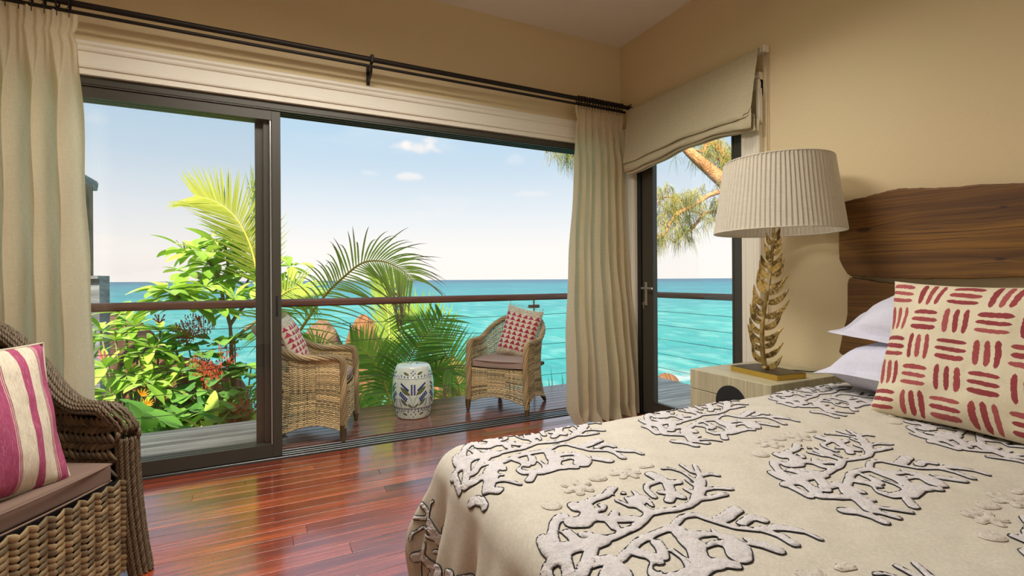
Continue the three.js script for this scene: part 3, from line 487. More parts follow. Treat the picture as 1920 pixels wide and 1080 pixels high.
const slabM = std({ map: rep(slabT, 0.46, 1.9), bumpMap: rep(slabT, 0.46, 1.9), bumpScale: 0.003, roughness: 0.6 });
{
  const t = thing('headboard', 'live-edge brown timber headboard of two wide slabs fixed to the wall above the bed', 'headboard');
  const slab = (pts, ou, ov) => {
    const s = new THREE.Shape(); const c = new THREE.CatmullRomCurve3(pts.map((p) => V(p[0], p[1], 0)), true, 'centripetal').getPoints(150); c.forEach((p, i) => { const j = 0.0012 * Math.sin(i * 1.3) + 0.0008 * Math.sin(i * 3.1); i ? s.lineTo(p.x, p.y + j) : s.moveTo(p.x, p.y + j); });
    const g = new THREE.ExtrudeGeometry(s, { depth: 0.036, bevelEnabled: true, bevelThickness: 0.008, bevelSize: 0.009, bevelOffset: -0.008, bevelSegments: 3 });
    const q = basis(g, V(0, 0, 1), V(0, 1, 0), V(-1, 0, 0), 2.978, 0, 0); return metric(q, ou, ov);
  };
  // outlines (z, y), left end first
  obj('slab', slab([[-1.692, 1.32], [-1.697, 1.45], [-1.688, 1.6], [-1.685, 1.645], [-1.66, 1.652], [-1.56, 1.662], [-1.47, 1.674], [-1.40, 1.68], [-1.31, 1.668], [-1.2, 1.652], [-1.05, 1.642], [-0.9, 1.622], [-0.6, 1.63], [-0.2, 1.655], [0.3, 1.64], [0.48, 1.6], [0.5, 1.3], [0.46, 1.22], [0.1, 1.2], [-0.4, 1.21], [-0.9, 1.216], [-1.2, 1.21], [-1.4, 1.213], [-1.55, 1.222], [-1.63, 1.228], [-1.65, 1.24], [-1.68, 1.29]], 2.0, -1.15), slabM, t);
  obj('slab', slab([[-1.694, 0.785], [-1.69, 0.84], [-1.672, 0.93], [-1.655, 1.0], [-1.652, 1.1], [-1.648, 1.2], [-1.636, 1.218], [-1.6, 1.212], [-1.51, 1.196], [-1.32, 1.172], [-1.15, 1.158], [-0.9, 1.155], [-0.4, 1.16], [0.2, 1.155], [0.48, 1.15], [0.5, 0.95], [0.48, 0.78], [0.0, 0.77], [-0.7, 0.78], [-1.3, 0.80], [-1.6, 0.775]], 3.3, -0.45), slabM, t);
  for (const z of [-0.78, 0.05]) obj('wall_batten', rbox(2.978, 2.9995, 0.85, 1.6, z, z + 0.06, 0.003), std({ color: C('#4a3524'), roughness: 0.8 }), t);
}
// pillows and cushion
const sheetM = std({ color: C('#ecebfb'), roughness: 0.95, map: rep(linenT, 14, 14) });
function pillow(label, [x, y, z], rot, seed, w = 0.74, h = 0.5, T = 0.085) {
  const t = thing('pillow', label, 'pillow', [x, y, z]); t.rotation.set(...rot);
  obj('pillow_case', pillowGeo(w, h, T, { flange: 0.05, ears: 0.015, seed, sag: 0.07 }), sheetM, t);
  return t;
}
// built with w along x; turned so that w runs along the bed's width (z) and the face looks up
const flat = (tilt, roll = 0, yaw = 0) => { const q = new THREE.Quaternion().setFromRotationMatrix(new THREE.Matrix4().makeBasis(V(0, 0, 1), V(1, 0, 0), V(0, 1, 0))); q.premultiply(new THREE.Quaternion().setFromAxisAngle(V(0, 0, 1), tilt)); q.premultiply(new THREE.Quaternion().setFromAxisAngle(V(1, 0, 0), roll)); q.premultiply(new THREE.Quaternion().setFromAxisAngle(V(0, 1, 0), yaw)); const e = new THREE.Euler().setFromQuaternion(q); return [e.x, e.y, e.z]; };
pillow('white pillow with a flat flange, lying lowest on the bed beneath the other white pillow', [2.60, 0.80, -1.09], flat(0.12, 0.04), 5, 0.80, 0.52, 0.14);
pillow('white pillow with a turned-down flange, topmost, leaning on the headboard', [2.68, 1.01, -1.07], flat(0.42, 0.12), 9, 0.80, 0.5, 0.10);
const dashT = canvasTex(1024, 860, (c, w, h) => {
  c.fillStyle = '#e3d7ba'; c.fillRect(0, 0, w, h);
  const R = rng(5), n = 6, m = 5, cw = w / n, ch = h / m;
  for (let j = -1; j <= m; j++) for (let i = -1; i <= n; i++) {
    const ho = (i + j) % 2 === 0, cx = (i + 0.5) * cw + (R() - 0.5) * 8, cy = (j + 0.5) * ch + (R() - 0.5) * 8;
    for (let k = -1; k <= 1; k++) {
      const len = (ho ? cw : ch) * (0.42 + R() * 0.05), wd = 11.5 + R() * 4, off = k * (ho ? ch : cw) * 0.27;
      c.fillStyle = ['#a34b4b', '#9b4246', '#ab5656', '#943f42'][Math.floor(R() * 4)];
      c.beginPath(); const N = 14;
      for (let q = 0; q <= N * 2; q++) { const side = q <= N ? 1 : -1, t = (q <= N ? q : 2 * N - q) / N * 2 - 1, ww = wd * Math.sqrt(1 - Math.pow(Math.abs(t), 5)) * (0.85 + 0.3 * R()), a = t * len, b = off + side * ww + Math.sin(t * 2 + k) * 3; const x = ho ? cx + a : cx + b, y = ho ? cy + b : cy + a; q ? c.lineTo(x, y) : c.moveTo(x, y); }
      c.fill();
    }
  }
  for (let k = 0; k < 5000; k++) { c.fillStyle = R() < 0.5 ? 'rgba(255,250,235,0.10)' : 'rgba(60,40,20,0.06)'; const x = R() * w, y = R() * h; if (R() < 0.5) c.fillRect(x, y, 30 * R(), 1.4); else c.fillRect(x, y, 1.4, 30 * R()); }
});
{
  const t = thing('scatter_cushion', 'large cream cushion printed with red dashes in a basketweave pattern, leaning on the white pillows', 'cushion', [2.235, 0.935, -0.80]);
  const q = new THREE.Quaternion().setFromRotationMatrix(new THREE.Matrix4().makeBasis(V(0, 0, 1), V(0, 1, 0), V(-1, 0, 0))); q.premultiply(new THREE.Quaternion().setFromAxisAngle(V(0, 0, 1), -0.30)); q.premultiply(new THREE.Quaternion().setFromAxisAngle(V(0, 1, 0), -0.12)); t.quaternion.copy(q);
  obj('cushion_cover', pillowGeo(0.70, 0.56, 0.105, { ears: 0.085, seed: 3, n: 48, uvScale: (a, b, s) => [s > 0 ? a : 1 - a, b] }), std({ map: dashT, color: new THREE.Color(1.0, 1.0, 1.0), roughness: 1, bumpMap: rep(weaveB, 3, 3), bumpScale: 0.0012 }), t);
}

// nightstand
const strieT = tex(256, 256, (u, v) => 0.84 + 0.09 * (fbm(u, v, 110, 3, 2, 91) - 0.5) * 2 + 0.06 * (fbm(u, v, 12, 2, 2, 92) - 0.5));
{
  const t = thing('nightstand', 'pale grey-green drawer cabinet with a round black pull between bed and glazed door', 'nightstand');
  const m = std({ color: C('#e0d5ae'), map: rep(strieT, 2.2, 1.5), bumpMap: rep(strieT, 2.2, 1.5), bumpScale: 0.0006, roughness: 0.42 });
  const x0 = 2.30, x1 = 2.955, z0 = -2.207, z1 = -1.665, H = 0.669;
  obj('carcase', [rbox(x0 + 0.012, x1, 0.05, H - 0.115, z0, z1, 0.003), rbox(x0 + 0.05, x1 - 0.03, 0, 0.055, z0 + 0.04, z1 - 0.04, 0.003)], m, t);
  obj('top', rbox(x0, x1, H - 0.114, H, z0, z1, 0.004), m, t);
  for (const [a, b] of [[0.305, 0.5525], [0.055, 0.302]]) obj('drawer', rbox(x0, x0 + 0.02, a, b, z0 + 0.001, z1 - 0.001, 0.003), m, t);
  const disc = cyl(0.1, 0.1, 0.008, 0, 0, 0, 48); disc.rotateZ(Math.PI / 2); disc.translate(x0 + 0.002, 0.521, -1.91);
  const pull = obj('round_pull', disc, std({ color: C('#1d1c1b'), roughness: 0.7 }), t);
  obj('pin', [sweep([V(x0 - 0.006, 0.536, -1.905), V(x0 - 0.028, 0.536, -1.905)], 0.004, 8), rbox(x0 - 0.03, x0 - 0.024, 0.528, 0.546, -1.945, -1.895, 0.002)], M.rod, pull);
}
// lamp
{
  const t = thing('table_lamp', 'tall table lamp with a gold leaf-frond stem and pleated cream shade on the nightstand', 'lamp', [2.545, 0.669, -1.87], 0);
  const goldT = tex(256, 256, (u, v) => { const a = fbm(u, v, 6, 6, 4, 101), b = fbm(u, v, 24, 24, 3, 102); let c = mix3([0.44, 0.36, 0.20], [0.88, 0.76, 0.46], sstep(0.3, 0.62, a * 0.7 + b * 0.3)); return mix3(c, [0.86, 0.82, 0.72], sstep(0.62, 0.8, b) * 0.7); });
  const gold = std({ map: goldT, roughness: 0.4, metalness: 0.6, bumpMap: rep(fineN, 1, 1), bumpScale: 0.002 });
  const goldEdge = std({ color: C('#d8b152'), roughness: 0.3, metalness: 0.9, bumpMap: rep(fineN, 6, 6), bumpScale: 0.003 });
  const dark = std({ color: C('#5c5140'), roughness: 0.42, metalness: 0.6, map: rep(blotch, 4, 4) });
  const base = obj('base', rbox(-0.105, 0.105, 0.0, 0.03, -0.165, 0.165, 0.003), goldEdge, t); base.rotation.y = -0.12;
  obj('base_top', rbox(-0.102, 0.102, 0.0295, 0.0315, -0.162, 0.162, 0.001), dark, base);
  const r = V(0.896, 0, 0.443), nrm = V(-0.443, 0, 0.896);
  const P = (a, y, n = 0) => V(r.x * a + nrm.x * n, y, r.z * a + nrm.z * n);   // a across the frond, y up, n towards the room
  const stem = curve([P(-0.008, 0.03), P(-0.022, 0.12), P(-0.026, 0.25), P(-0.012, 0.37), P(0.014, 0.52), P(0.034, 0.68), P(0.045, 0.85), P(0.06, 1.10)], 60);
  const S = obj('stem', [sweep(stem, (q) => 0.017 - 0.009 * q, 8, { squash: 0.75 }), ball(0.02, ...P(-0.008, 0.04).toArray())], gold, t);
  const leaf = (len, wd, bend) => { // sickle leaf in the (x along, y across) plane, 5 mm thick
    const s = new THREE.Shape(); const N = 14, up = [], lo = []; for (let i = 0; i <= N; i++) { const q = i / N, mid = bend * len * (q * q) - 0.12 * len * Math.sin(q * 3.14), w = wd * Math.pow(Math.sin(Math.PI * Math.pow(q, 0.8)), 0.8) * (1 - q * 0.15) + 0.006 * (1 - q); up.push([q * len, mid + w]); lo.push([q * len, mid - w]); }
    up.concat(lo.reverse()).forEach((p, i) => (i ? s.lineTo(...p) : s.moveTo(...p))); const g = new THREE.ExtrudeGeometry(s, { depth: 0.004, bevelEnabled: true, bevelThickness: 0.0015, bevelSize: 0.002, bevelSegments: 2 });
    const p = g.attributes.position; for (let i = 0; i < p.count; i++) { const q = p.getX(i) / len, c = p.getY(i); p.setZ(i, p.getZ(i) - 0.002 + 5 * c * c + 0.03 * q * q * len * 4 * 0.4); } g.computeVertexNormals(); const uv = g.attributes.uv; for (let i = 0; i < uv.count; i++) uv.setXY(i, uv.getX(i) * 5 + len * 31, uv.getY(i) * 5 + bend * 7); return g;
  };
  const R = rng(77);
  // [height, side, length, rise angle]
  const L = [[0.045, 1, 0.10, 0.42], [0.075, -1, 0.105, 0.72], [0.10, 1, 0.115, 0.5], [0.135, -1, 0.095, 0.62], [0.16, 1, 0.10, 0.55], [0.185, -1, 0.11, 0.65], [0.205, 1, 0.115, 0.36], [0.235, -1, 0.105, 0.72], [0.26, 1, 0.12, 0.5], [0.29, -1, 0.115, 0.82], [0.325, 1, 0.145, 0.32], [0.335, -1, 0.115, 0.92], [0.405, 1, 0.13, 0.38], [0.40, -1, 0.12, 0.9], [0.455, 1, 0.125, 0.55], [0.455, -1, 0.125, 1.02], [0.50, 1, 0.115, 0.4], [0.495, -1, 0.105, 0.9], [0.545, 1, 0.115, 0.72], [0.55, -1, 0.10, 0.85], [0.59, 1, 0.10, 0.85], [0.605, -1, 0.085, 0.75], [0.635, 1, 0.075, 0.7], [0.64, -1, 0.06, 0.95], [0.675, 1, 0.07, 0.75], [0.69, -1, 0.065, 0.8], [0.715, 1, 0.065, 0.8], [0.735, -1, 0.065, 0.85], [0.75, 1, 0.06, 0.85], [0.77, 1, 0.06, 0.9]];
  for (const [y, s, len, ang] of L) {
    const q = stem.reduce((a, b) => (Math.abs(b.y - y) < Math.abs(a.y - y) ? b : a)), g = leaf(len * 1.12, len * 0.078 + 0.003, 0.16 + R() * 0.1);
    const o = obj('leaf', g, gold, t); const x = r.clone().multiplyScalar(s * Math.cos(ang)).add(V(0, Math.sin(ang), 0)), tw = (R() - 0.5) * 0.5 + s * 0.12;
    let z = nrm.clone(); let y2 = z.clone().cross(x).normalize(); z.applyAxisAngle(x.clone().normalize(), tw); y2 = z.clone().cross(x).normalize(); if (y2.y < 0) { y2.negate(); }
    o.matrix.makeBasis(x.clone().normalize(), y2, x.clone().normalize().cross(y2)); o.quaternion.setFromRotationMatrix(o.matrix); o.position.copy(q).addScaledVector(nrm, 0.004);
  }
  // pleated shade: knife pleats round a tapered drum
  const cx = P(0.066, 0).x, cz = P(0.066, 0).z, y0 = 0.812, y1 = 1.212, r0 = 0.332, r1 = 0.276, N = 84, per = 8;
  const pl = (q) => { const f = q - Math.floor(q); return f < 0.8 ? 0.0065 * (f / 0.8) : 0.0065 * (1 - (f - 0.8) / 0.2); };
  const shadeM = phy({ color: C('#eee4cf'), roughness: 1, map: rep(linenT, 6, 6), transmission: 0.2, thickness: 0, side: THREE.DoubleSide });
  const sh = obj('lamp_shade', grid(N * per, 6, (a, b) => { const th = a * 2 * Math.PI + 0.006 * Math.sin(b * 3 + a * 60), rad = lerp(r0, r1, b) + pl(a * N), c = Math.cos(th), s = Math.sin(th); return [cx + c * rad, lerp(y0, y1, b), cz - s * rad]; }, (a, b) => [a * 2, b * 0.44]), shadeM, t);
  const ring = (rad, y) => { const g = new THREE.TorusGeometry(rad, 0.0045, 6, 80); g.rotateX(Math.PI / 2); g.translate(cx, y, cz); return g; };
  obj('shade_binding', ring(r0 + 0.002, y0), shadeM, sh); obj('shade_binding', ring(r1 + 0.002, y1), shadeM, sh);
  obj('shade_carrier', [0, 2.09, 4.19].map((a) => sweep([V(cx, y1 - 0.05, cz), V(cx + Math.cos(a) * r1, y1 - 0.004, cz + Math.sin(a) * r1)], 0.002, 5)).concat([cyl(0.018, 0.018, 0.06, cx, y1 - 0.11, cz, 12)]), M.alu, sh);
  obj('bulb', [ball(0.03, cx, y1 - 0.17, cz, 16, 12), cyl(0.012, 0.014, 0.04, cx, y1 - 0.15, cz, 12)], std({ color: C('#f4f1ea'), roughness: 0.3 }), t);
  obj('cord', sweep(curve([P(0.1, 0.016, -0.04), P(0.2, 0.01, -0.06), P(0.28, 0.006, -0.04), P(0.36, 0.006, -0.06), V(0.385, 0.006, 0.08), V(0.40, 0.004, 0.12)], 40), 0.0032, 6), std({ color: C('#1c1b1a'), roughness: 0.6 }), t);
}

// ================================================================== woven armchairs
// plan of a tub chair: from the left front post back, round the back and forward to the right front post
function plan(hw, hd, back, n = 200, pow = 2.6) {
  const q = []; const zs = hd - (hd + back) * 0.52;
  for (let i = 0; i <= 40; i++) q.push([hw, lerp(hd, zs, i / 40)]);
  for (let i = 1; i < 100; i++) { const a = i / 100 * Math.PI, c = Math.cos(a), s = Math.sin(a); q.push([Math.sign(c) * Math.pow(Math.abs(c), 2 / pow) * hw, zs - Math.pow(s, 2 / pow) * (zs + back)]); }
  for (let i = 0; i <= 40; i++) q.push([-hw, lerp(zs, hd, i / 40)]);
  const L = [0]; for (let i = 1; i < q.length; i++) L.push(L[i - 1] + Math.hypot(q[i][0] - q[i - 1][0], q[i][1] - q[i - 1][1]));
  const T = L[L.length - 1];
  return { length: T, at(s) { const d = clamp(s) * T; let i = 1; while (i < q.length - 1 && L[i] < d) i++; const t = (d - L[i - 1]) / (L[i] - L[i - 1]); return [lerp(q[i - 1][0], q[i][0], t), lerp(q[i - 1][1], q[i][1], t)]; } };
}
// one strand of quads through points with normals; w across, h thick; returns arrays pushed into acc
function strand(acc, pts, nrm, w, h, col, up) {
  const base = acc.pos.length / 3, n = pts.length;
  for (let i = 0; i < n; i++) {
    const p = pts[i], N = nrm[i], U = up[i];
    for (const [a, b] of [[0, h], [w, 0], [0, -h], [-w, 0]]) { acc.pos.push(p.x + N.x * b + U.x * a, p.y + N.y * b + U.y * a, p.z + N.z * b + U.z * a); const m = V(N.x * b / h * 0.8 + U.x * a / w, N.y * b / h * 0.8 + U.y * a / w, N.z * b / h * 0.8 + U.z * a / w).normalize(); acc.nor.push(m.x, m.y, m.z); acc.col.push(...col); }
  }
  for (let i = 0; i + 1 < n; i++) for (let k = 0; k < 4; k++) { const a = base + i * 4 + k, b = base + i * 4 + (k + 1) % 4; acc.idx.push(a, b, a + 4, b, b + 4, a + 4); }
}
function accGeo(acc) {
  const { pos, nor, idx } = acc, e = (i, k) => pos[idx[i] * 3 + k];
  for (let i = 0; i < idx.length; i += 3) { // wind every face the way its normal points
    const ax = e(i + 1, 0) - e(i, 0), ay = e(i + 1, 1) - e(i, 1), az = e(i + 1, 2) - e(i, 2), bx = e(i + 2, 0) - e(i, 0), by = e(i + 2, 1) - e(i, 1), bz = e(i + 2, 2) - e(i, 2);
    let d = 0; for (let k = 0; k < 3; k++) { const o = idx[i + k] * 3; d += (ay * bz - az * by) * nor[o] + (az * bx - ax * bz) * nor[o + 1] + (ax * by - ay * bx) * nor[o + 2]; }
    if (d < 0) { const t = idx[i + 1]; idx[i + 1] = idx[i + 2]; idx[i + 2] = t; }
  } const g = new THREE.BufferGeometry(); g.setAttribute('position', new THREE.Float32BufferAttribute(acc.pos, 3)); g.setAttribute('normal', new THREE.Float32BufferAttribute(acc.nor, 3)); g.setAttribute('color', new THREE.Float32BufferAttribute(acc.col, 3)); g.setAttribute('uv', new THREE.Float32BufferAttribute(new Float32Array(acc.pos.length / 3 * 2), 2)); g.setIndex(acc.idx); return g; }
const newAcc = () => ({ pos: [], nor: [], col: [], idx: [] });
// wickerwork over a patch f(s, h): rows of weavers going over and under the stakes
function wicker(acc, f, lenS, lenH, { stake = 0.021, row = 0.0088, tone, R, open = null }) {
  const ns = Math.round(lenS / stake), nr = Math.round(lenH / row), e = 1e-3;
  const N = (s, h) => { const a = f(s + e, h).sub(f(s - e, h)), b = f(s, h + e).sub(f(s, h - e)); return a.cross(b).normalize(); };
  for (let j = 0; j < nr; j++) {
    const h = (j + 0.5) / nr; let pts = [], nn = [], up = [], c = tone(R);
    const flush = () => { if (pts.length > 1) strand(acc, pts, nn, row * 0.45, 0.0024, c, up); pts = []; nn = []; up = []; };
    for (let i = 0; i <= ns; i++) {
      const s = i / ns, n = N(clamp(s, 0.002, 0.998), clamp(h, 0.002, 0.998)), sg = (i + j) % 2 ? 1 : -1;
      if (i % 9 === 0 && i) { const p = f(s, h).addScaledVector(n, sg * 0.0042); pts.push(p); nn.push(n); up.push(V(0, 1, 0)); flush(); c = tone(R); }
      const hh = h + (R() - 0.5) * 0.12 / nr; pts.push(f(s, hh).addScaledVector(n, sg * 0.0042)); nn.push(n); up.push(f(s, clamp(h + 0.01, 0, 1)).sub(f(s, clamp(h - 0.01, 0, 1))).normalize());
    }
    flush();
  }
  for (let i = 0; i <= ns; i++) { const s = i / ns, pts = [], nn = [], up = []; const c = tone(R); for (let k = 0; k <= 10; k++) { const h = k / 10; pts.push(f(s, h)); const n = N(clamp(s, 0.002, 0.998), clamp(h, 0.002, 0.998)); nn.push(n); const t = f(s, Math.min(1, h + 0.02)).sub(f(s, Math.max(0, h - 0.02))).normalize(); up.push(n.clone().cross(t).normalize()); } strand(acc, pts, nn, 0.0032, 0.0028, c, up); }
}
// bundle of strands laid round each other along a path
function rope(acc, path, rb, rs, count, pitch, tone, R, frame = null) {
  const pts = path; let L = 0; const T = pts.map((p, i) => pts[Math.min(pts.length - 1, i + 1)].clone().sub(pts[Math.max(0, i - 1)]).normalize());
  let n0 = Math.abs(T[0].y) < 0.9 ? V(0, 1, 0) : V(1, 0, 0); const Ns = []; n0.addScaledVector(T[0], -n0.dot(T[0])).normalize();
  for (let i = 0; i < pts.length; i++) { n0 = n0.clone().addScaledVector(T[i], -n0.dot(T[i])).normalize(); Ns.push(n0); }
  const len = [0]; for (let i = 1; i < pts.length; i++) len.push(len[i - 1] + pts[i].distanceTo(pts[i - 1]));
  for (let k = 0; k < count; k++) {
    const q = pts.map((p, i) => { const a = len[i] / pitch * 6.283 + k / count * 6.283, B = T[i].clone().cross(Ns[i]); return p.clone().addScaledVector(Ns[i], Math.cos(a) * rb).addScaledVector(B, Math.sin(a) * rb); });
    acc.push(paint(sweep(q, rs, 5, { caps: true }), tone(R)));
  }
}
const mulTone = (base, spread) => (R) => { const k = 1 + (R() - 0.5) * spread, t = R(); return [base[0] * k, base[1] * k * (0.96 + 0.06 * t), base[2] * k * (0.9 + 0.14 * t)]; };
const caneM = std({ color: 0xffffff, vertexColors: true, roughness: 0.55 });
const taupeM = std({ color: C('#ab9080'), roughness: 0.95, bumpMap: rep(weaveB, 8, 8), bumpScale: 0.0004 });
function seatCushion(t, hw, z0, z1, y0, y1, m) {
  const g = new RoundedBoxGeometry(hw * 2, y1 - y0, z1 - z0, 6, 0.018); const p = g.attributes.position;
  for (let i = 0; i < p.count; i++) { const x = p.getX(i) / hw, z = p.getZ(i) / ((z1 - z0) / 2); const k = Math.max(0, 1 - x * x) * Math.max(0, 1 - z * z); if (p.getY(i) > 0) p.setY(i, p.getY(i) + 0.014 * k); if (z < 0) p.setX(i, p.getX(i) * (1 + 0.10 * z)); p.setZ(i, p.getZ(i) + (z > 0 ? 0.02 * (1 - x * x) : -0.03 * (1 - x * x))); }
  g.translate(0, (y0 + y1) / 2, (z0 + z1) / 2); g.computeVertexNormals();
  const c = obj('seat_cushion', metric(g), m, t), e = (y) => { const q = []; for (let k = 0; k < 80; k++) { const s = k / 80 * 4, a = Math.floor(s), u = (s - a) * 2 - 1; let [x, z] = a === 0 ? [u, -1] : a === 1 ? [1, u] : a === 2 ? [-u, 1] : [-1, -u]; const xx = x * (hw - 0.004) * (z < 0 ? 1 + 0.10 * z : 1), zz = (z0 + z1) / 2 + z * ((z1 - z0) / 2 - 0.004) + (z > 0 ? 0.02 * (1 - x * x) : -0.03 * (1 - x * x)); q.push(V(xx, y, zz)); } return sweep(q, 0.0042, 6, { closed: true }); };
  obj('piping', e(y1 - 0.008), m, c); obj('piping', e(y0 + 0.008), m, c);
}
function topHeight(arm, back, d) { // d: 0 at a front post, 1 at the middle of the back
  return arm + (back - arm) * sstep(0.34, 0.92, d) - 0.03 * (1 - sstep(0, 0.09, d)) ** 2;
}
function rattanChair(label, pos, turn, seed) {
  const t = thing('rattan_armchair', label, 'armchair', pos, turn, 'light rattan armchairs on the deck'), R = rng(seed);
  const hw = 0.288, hd = 0.265, bk = 0.305, pl = plan(hw, hd, bk), arm = 0.635, back = 0.845;
  const top = (s) => topHeight(arm, back, 1 - Math.abs(s * 2 - 1));
  const bottom = (s) => { const d = 1 - Math.abs(s * 2 - 1); return 0.085 + 0.055 * Math.sin(clamp(d / 0.55) * Math.PI) * (d < 0.55 ? 1 : 0) + 0.055 * Math.max(0, Math.sin(clamp((d - 0.55) / 0.9) * Math.PI)); };
  const f = (s, h) => { s = clamp(s); const d = 1 - Math.abs(s * 2 - 1), y = lerp(bottom(s), top(s), h), [x, z] = pl.at(s), waist = (y - 0.40) / 0.4, fl = 1 + (waist < 0 ? 0.20 * waist * waist * (0.25 + d * 0.9) : 0.14 * waist * waist * sstep(0, 0.3, d)); return V(x * fl, y, z < 0 ? z * (fl + (waist < 0 ? 0.12 * waist * waist : 0.22 * waist * waist * sstep(0.5, 1, d))) : z); };
  const cane = ((m) => (R) => (R() < 0.16 ? m(R).map((x) => x * 0.4) : m(R)))(mulTone([0.72, 0.55, 0.29], 0.9)), acc = newAcc();
  wicker(acc, f, pl.length, 0.58, { tone: cane, R }); 
  obj('woven_shell', accGeo(acc), caneM, t).userData.kind = 'stuff';
  const fb = (s) => 0.085 + 0.07 * Math.sin(s * Math.PI), front = (s, h) => { const x = lerp(hw - 0.02, -hw + 0.02, s), y = lerp(fb(s), 0.40, h); return V(x * (1 + 0.05 * (1 - h)), y, hd - 0.012 + 0.03 * Math.sin(s * Math.PI)); };
  const a2 = newAcc(); wicker(a2, front, 2 * hw, 0.28, { tone: cane, R }); obj('woven_apron', accGeo(a2), caneM, t).userData.kind = 'stuff';
  // rolled rim: up the front post, along the arm, over the back and down again
  const path = []; for (let k = 0; k <= 22; k++) path.push(V(f(0, k / 22).x, lerp(0.06, arm - 0.07, k / 22), hd + 0.006)); for (let k = 1; k < 180; k++) { const s = k / 180, p = f(s, 1), d = 1 - Math.abs(s * 2 - 1); p.y += 0.004; p.z = Math.min(p.z + 0.006, hd + 0.006 - 0.03 * sstep(0, 0.05, d) * 0); path.push(p); } for (let k = 22; k >= 0; k--) path.push(V(f(1, k / 22).x, lerp(0.06, arm - 0.07, k / 22), hd + 0.006));
  const sm = new THREE.CatmullRomCurve3(path.filter((_, i) => i % 3 === 0), false, 'centripetal').getPoints(300);
  const ra = []; rope(ra, sm, 0.0175, 0.0098, 7, 0.42, mulTone([0.42, 0.30, 0.15], 0.9), R); rope(ra, sm, 0.001, 0.014, 1, 0.4, mulTone([0.2, 0.13, 0.07], 0.3), R);
  obj('rolled_rim', ra, caneM, t);
  const hem = []; for (let k = 0; k <= 60; k++) hem.push(f(k / 60, 0).setY(f(k / 60, 0).y)); const ha = []; rope(ha, hem, 0.006, 0.0055, 3, 0.05, mulTone([0.6, 0.44, 0.24], 0.4), R); const fh = []; for (let k = 0; k <= 24; k++) fh.push(front(k / 24, 0)); rope(ha, fh, 0.006, 0.0055, 3, 0.05, mulTone([0.6, 0.44, 0.24], 0.4), R); obj('braided_hem', ha, caneM, t);
  const wood = std({ color: C('#9a7748'), map: rep(grainT, 3, 6), roughness: 0.6 }), dark = std({ color: C('#1e1a17'), roughness: 0.8 });
  const bl = f(0.36, 0), br = f(0.64, 0);
  for (const [x, z, ox, oz] of [[f(0, 0).x, hd + 0.004, 0, 0], [f(1, 0).x, hd + 0.004, 0, 0], [bl.x * 0.97, bl.z * 0.97, bl.x * 0.16, bl.z * 0.2], [br.x * 0.97, br.z * 0.97, br.x * 0.16, br.z * 0.2]]) { const l = obj('leg', [sweep([V(x, 0.13, z), V(x + ox * 0.55, 0.06, z + oz * 0.55), V(x + ox, 0.006, z + oz)], [0.024, 0.025, 0.016], 12)], wood, t); obj('glide', sweep([V(x + ox, 0, z + oz), V(x + ox, 0.01, z + oz)], 0.014, 10), dark, l); }
  obj('seat_frame', rbox(-hw + 0.015, hw - 0.015, 0.375, 0.405, -bk + 0.03, hd - 0.02, 0.008), std({ color: C('#5e4325'), roughness: 0.8 }), t);
  seatCushion(t, hw - 0.022, -bk + 0.05, hd - 0.012, 0.408, 0.478, taupeM);
  return t;
}
rattanChair('light rattan tub armchair facing right, half hidden behind the sliding door stile', [0.325, 0, -4.25], Math.atan2(0.953, 0.30), 31);
rattanChair('light rattan tub armchair standing by the railing to the right of the ceramic stool', [2.06, 0, -4.26], Math.atan2(-0.76, 0.65), 47);

// scatter cushions with printed triangles and rough woven ends
const triT = canvasTex(512, 640, (c, w, h) => {
  c.fillStyle = '#e2d3b8'; c.fillRect(0, 0, w, h); const R = rng(8);
  for (let k = 0; k < 2600; k++) { const y = R() < 0.5 ? R() * 96 : h - R() * 96; c.fillStyle = ['rgba(120,100,75,0.5)', 'rgba(235,222,198,0.7)', 'rgba(90,75,60,0.35)'][k % 3]; c.fillRect(R() * w, y, 6 + R() * 14, 2.2); }
  const nx = 6, ny = 8, cw = w / nx, ch = (h - 150) / ny;
  for (let i = 0; i < nx; i++) for (let j = 0; j < ny; j++) { const x = i * cw + 4, y = 75 + j * ch; c.fillStyle = ['#b33a55', '#ba4660', '#a93450'][Math.floor(R() * 3)]; c.beginPath(); c.moveTo(x + (R() - 0.5) * 6, y + ch * 0.95); c.lineTo(x + cw * 0.92, y + ch * (0.9 + R() * 0.1)); c.lineTo(x + cw * (0.5 + (R() - 0.5) * 0.3), y + ch * 0.08); c.fill(); }
});
const triM = std({ map: triT, roughness: 1, bumpMap: rep(weaveB, 3, 3), bumpScale: 0.001 }), fringeM = std({ color: C('#c9bb9d'), roughness: 1 });
function triCushion(label, pos, make, up = 1) {
  const t = thing('triangle_cushion', label, 'cushion', pos, 0, null); t.quaternion.copy(make);
  obj('cushion_cover', pillowGeo(0.37, 0.50, 0.065, { ears: 0.06, seed: 4, n: 30, uvScale: (a, b) => [a, b] }), triM, t);
  const R = rng(Math.round(pos[0] * 100)), fr = []; for (const sy of [-1, 1]) for (let k = 0; k <= 26; k++) { const x = (k / 26 - 0.5) * 0.36, y = sy * 0.245; fr.push(sweep([V(x, y, 0), V(x + (R() - 0.5) * 0.012, y + sy * 0.01, (R() - 0.5) * 0.01), V(x + (R() - 0.5) * 0.02, y + sy * (0.016 + R() * 0.014 + (Math.abs(k - 13) > 11 ? 0.02 : 0)), (R() - 0.5) * 0.016)], 0.0018, 4)); }
  const f = obj('fringe', fr, fringeM, t); f.userData.kind = 'stuff';
}
const lean = (fx, fz, back, roll) => { const q = new THREE.Quaternion().setFromAxisAngle(V(0, 1, 0), Math.atan2(fx, fz)); q.multiply(new THREE.Quaternion().setFromAxisAngle(V(1, 0, 0), -back)); q.multiply(new THREE.Quaternion().setFromAxisAngle(V(0, 0, 1), roll)); return q; };
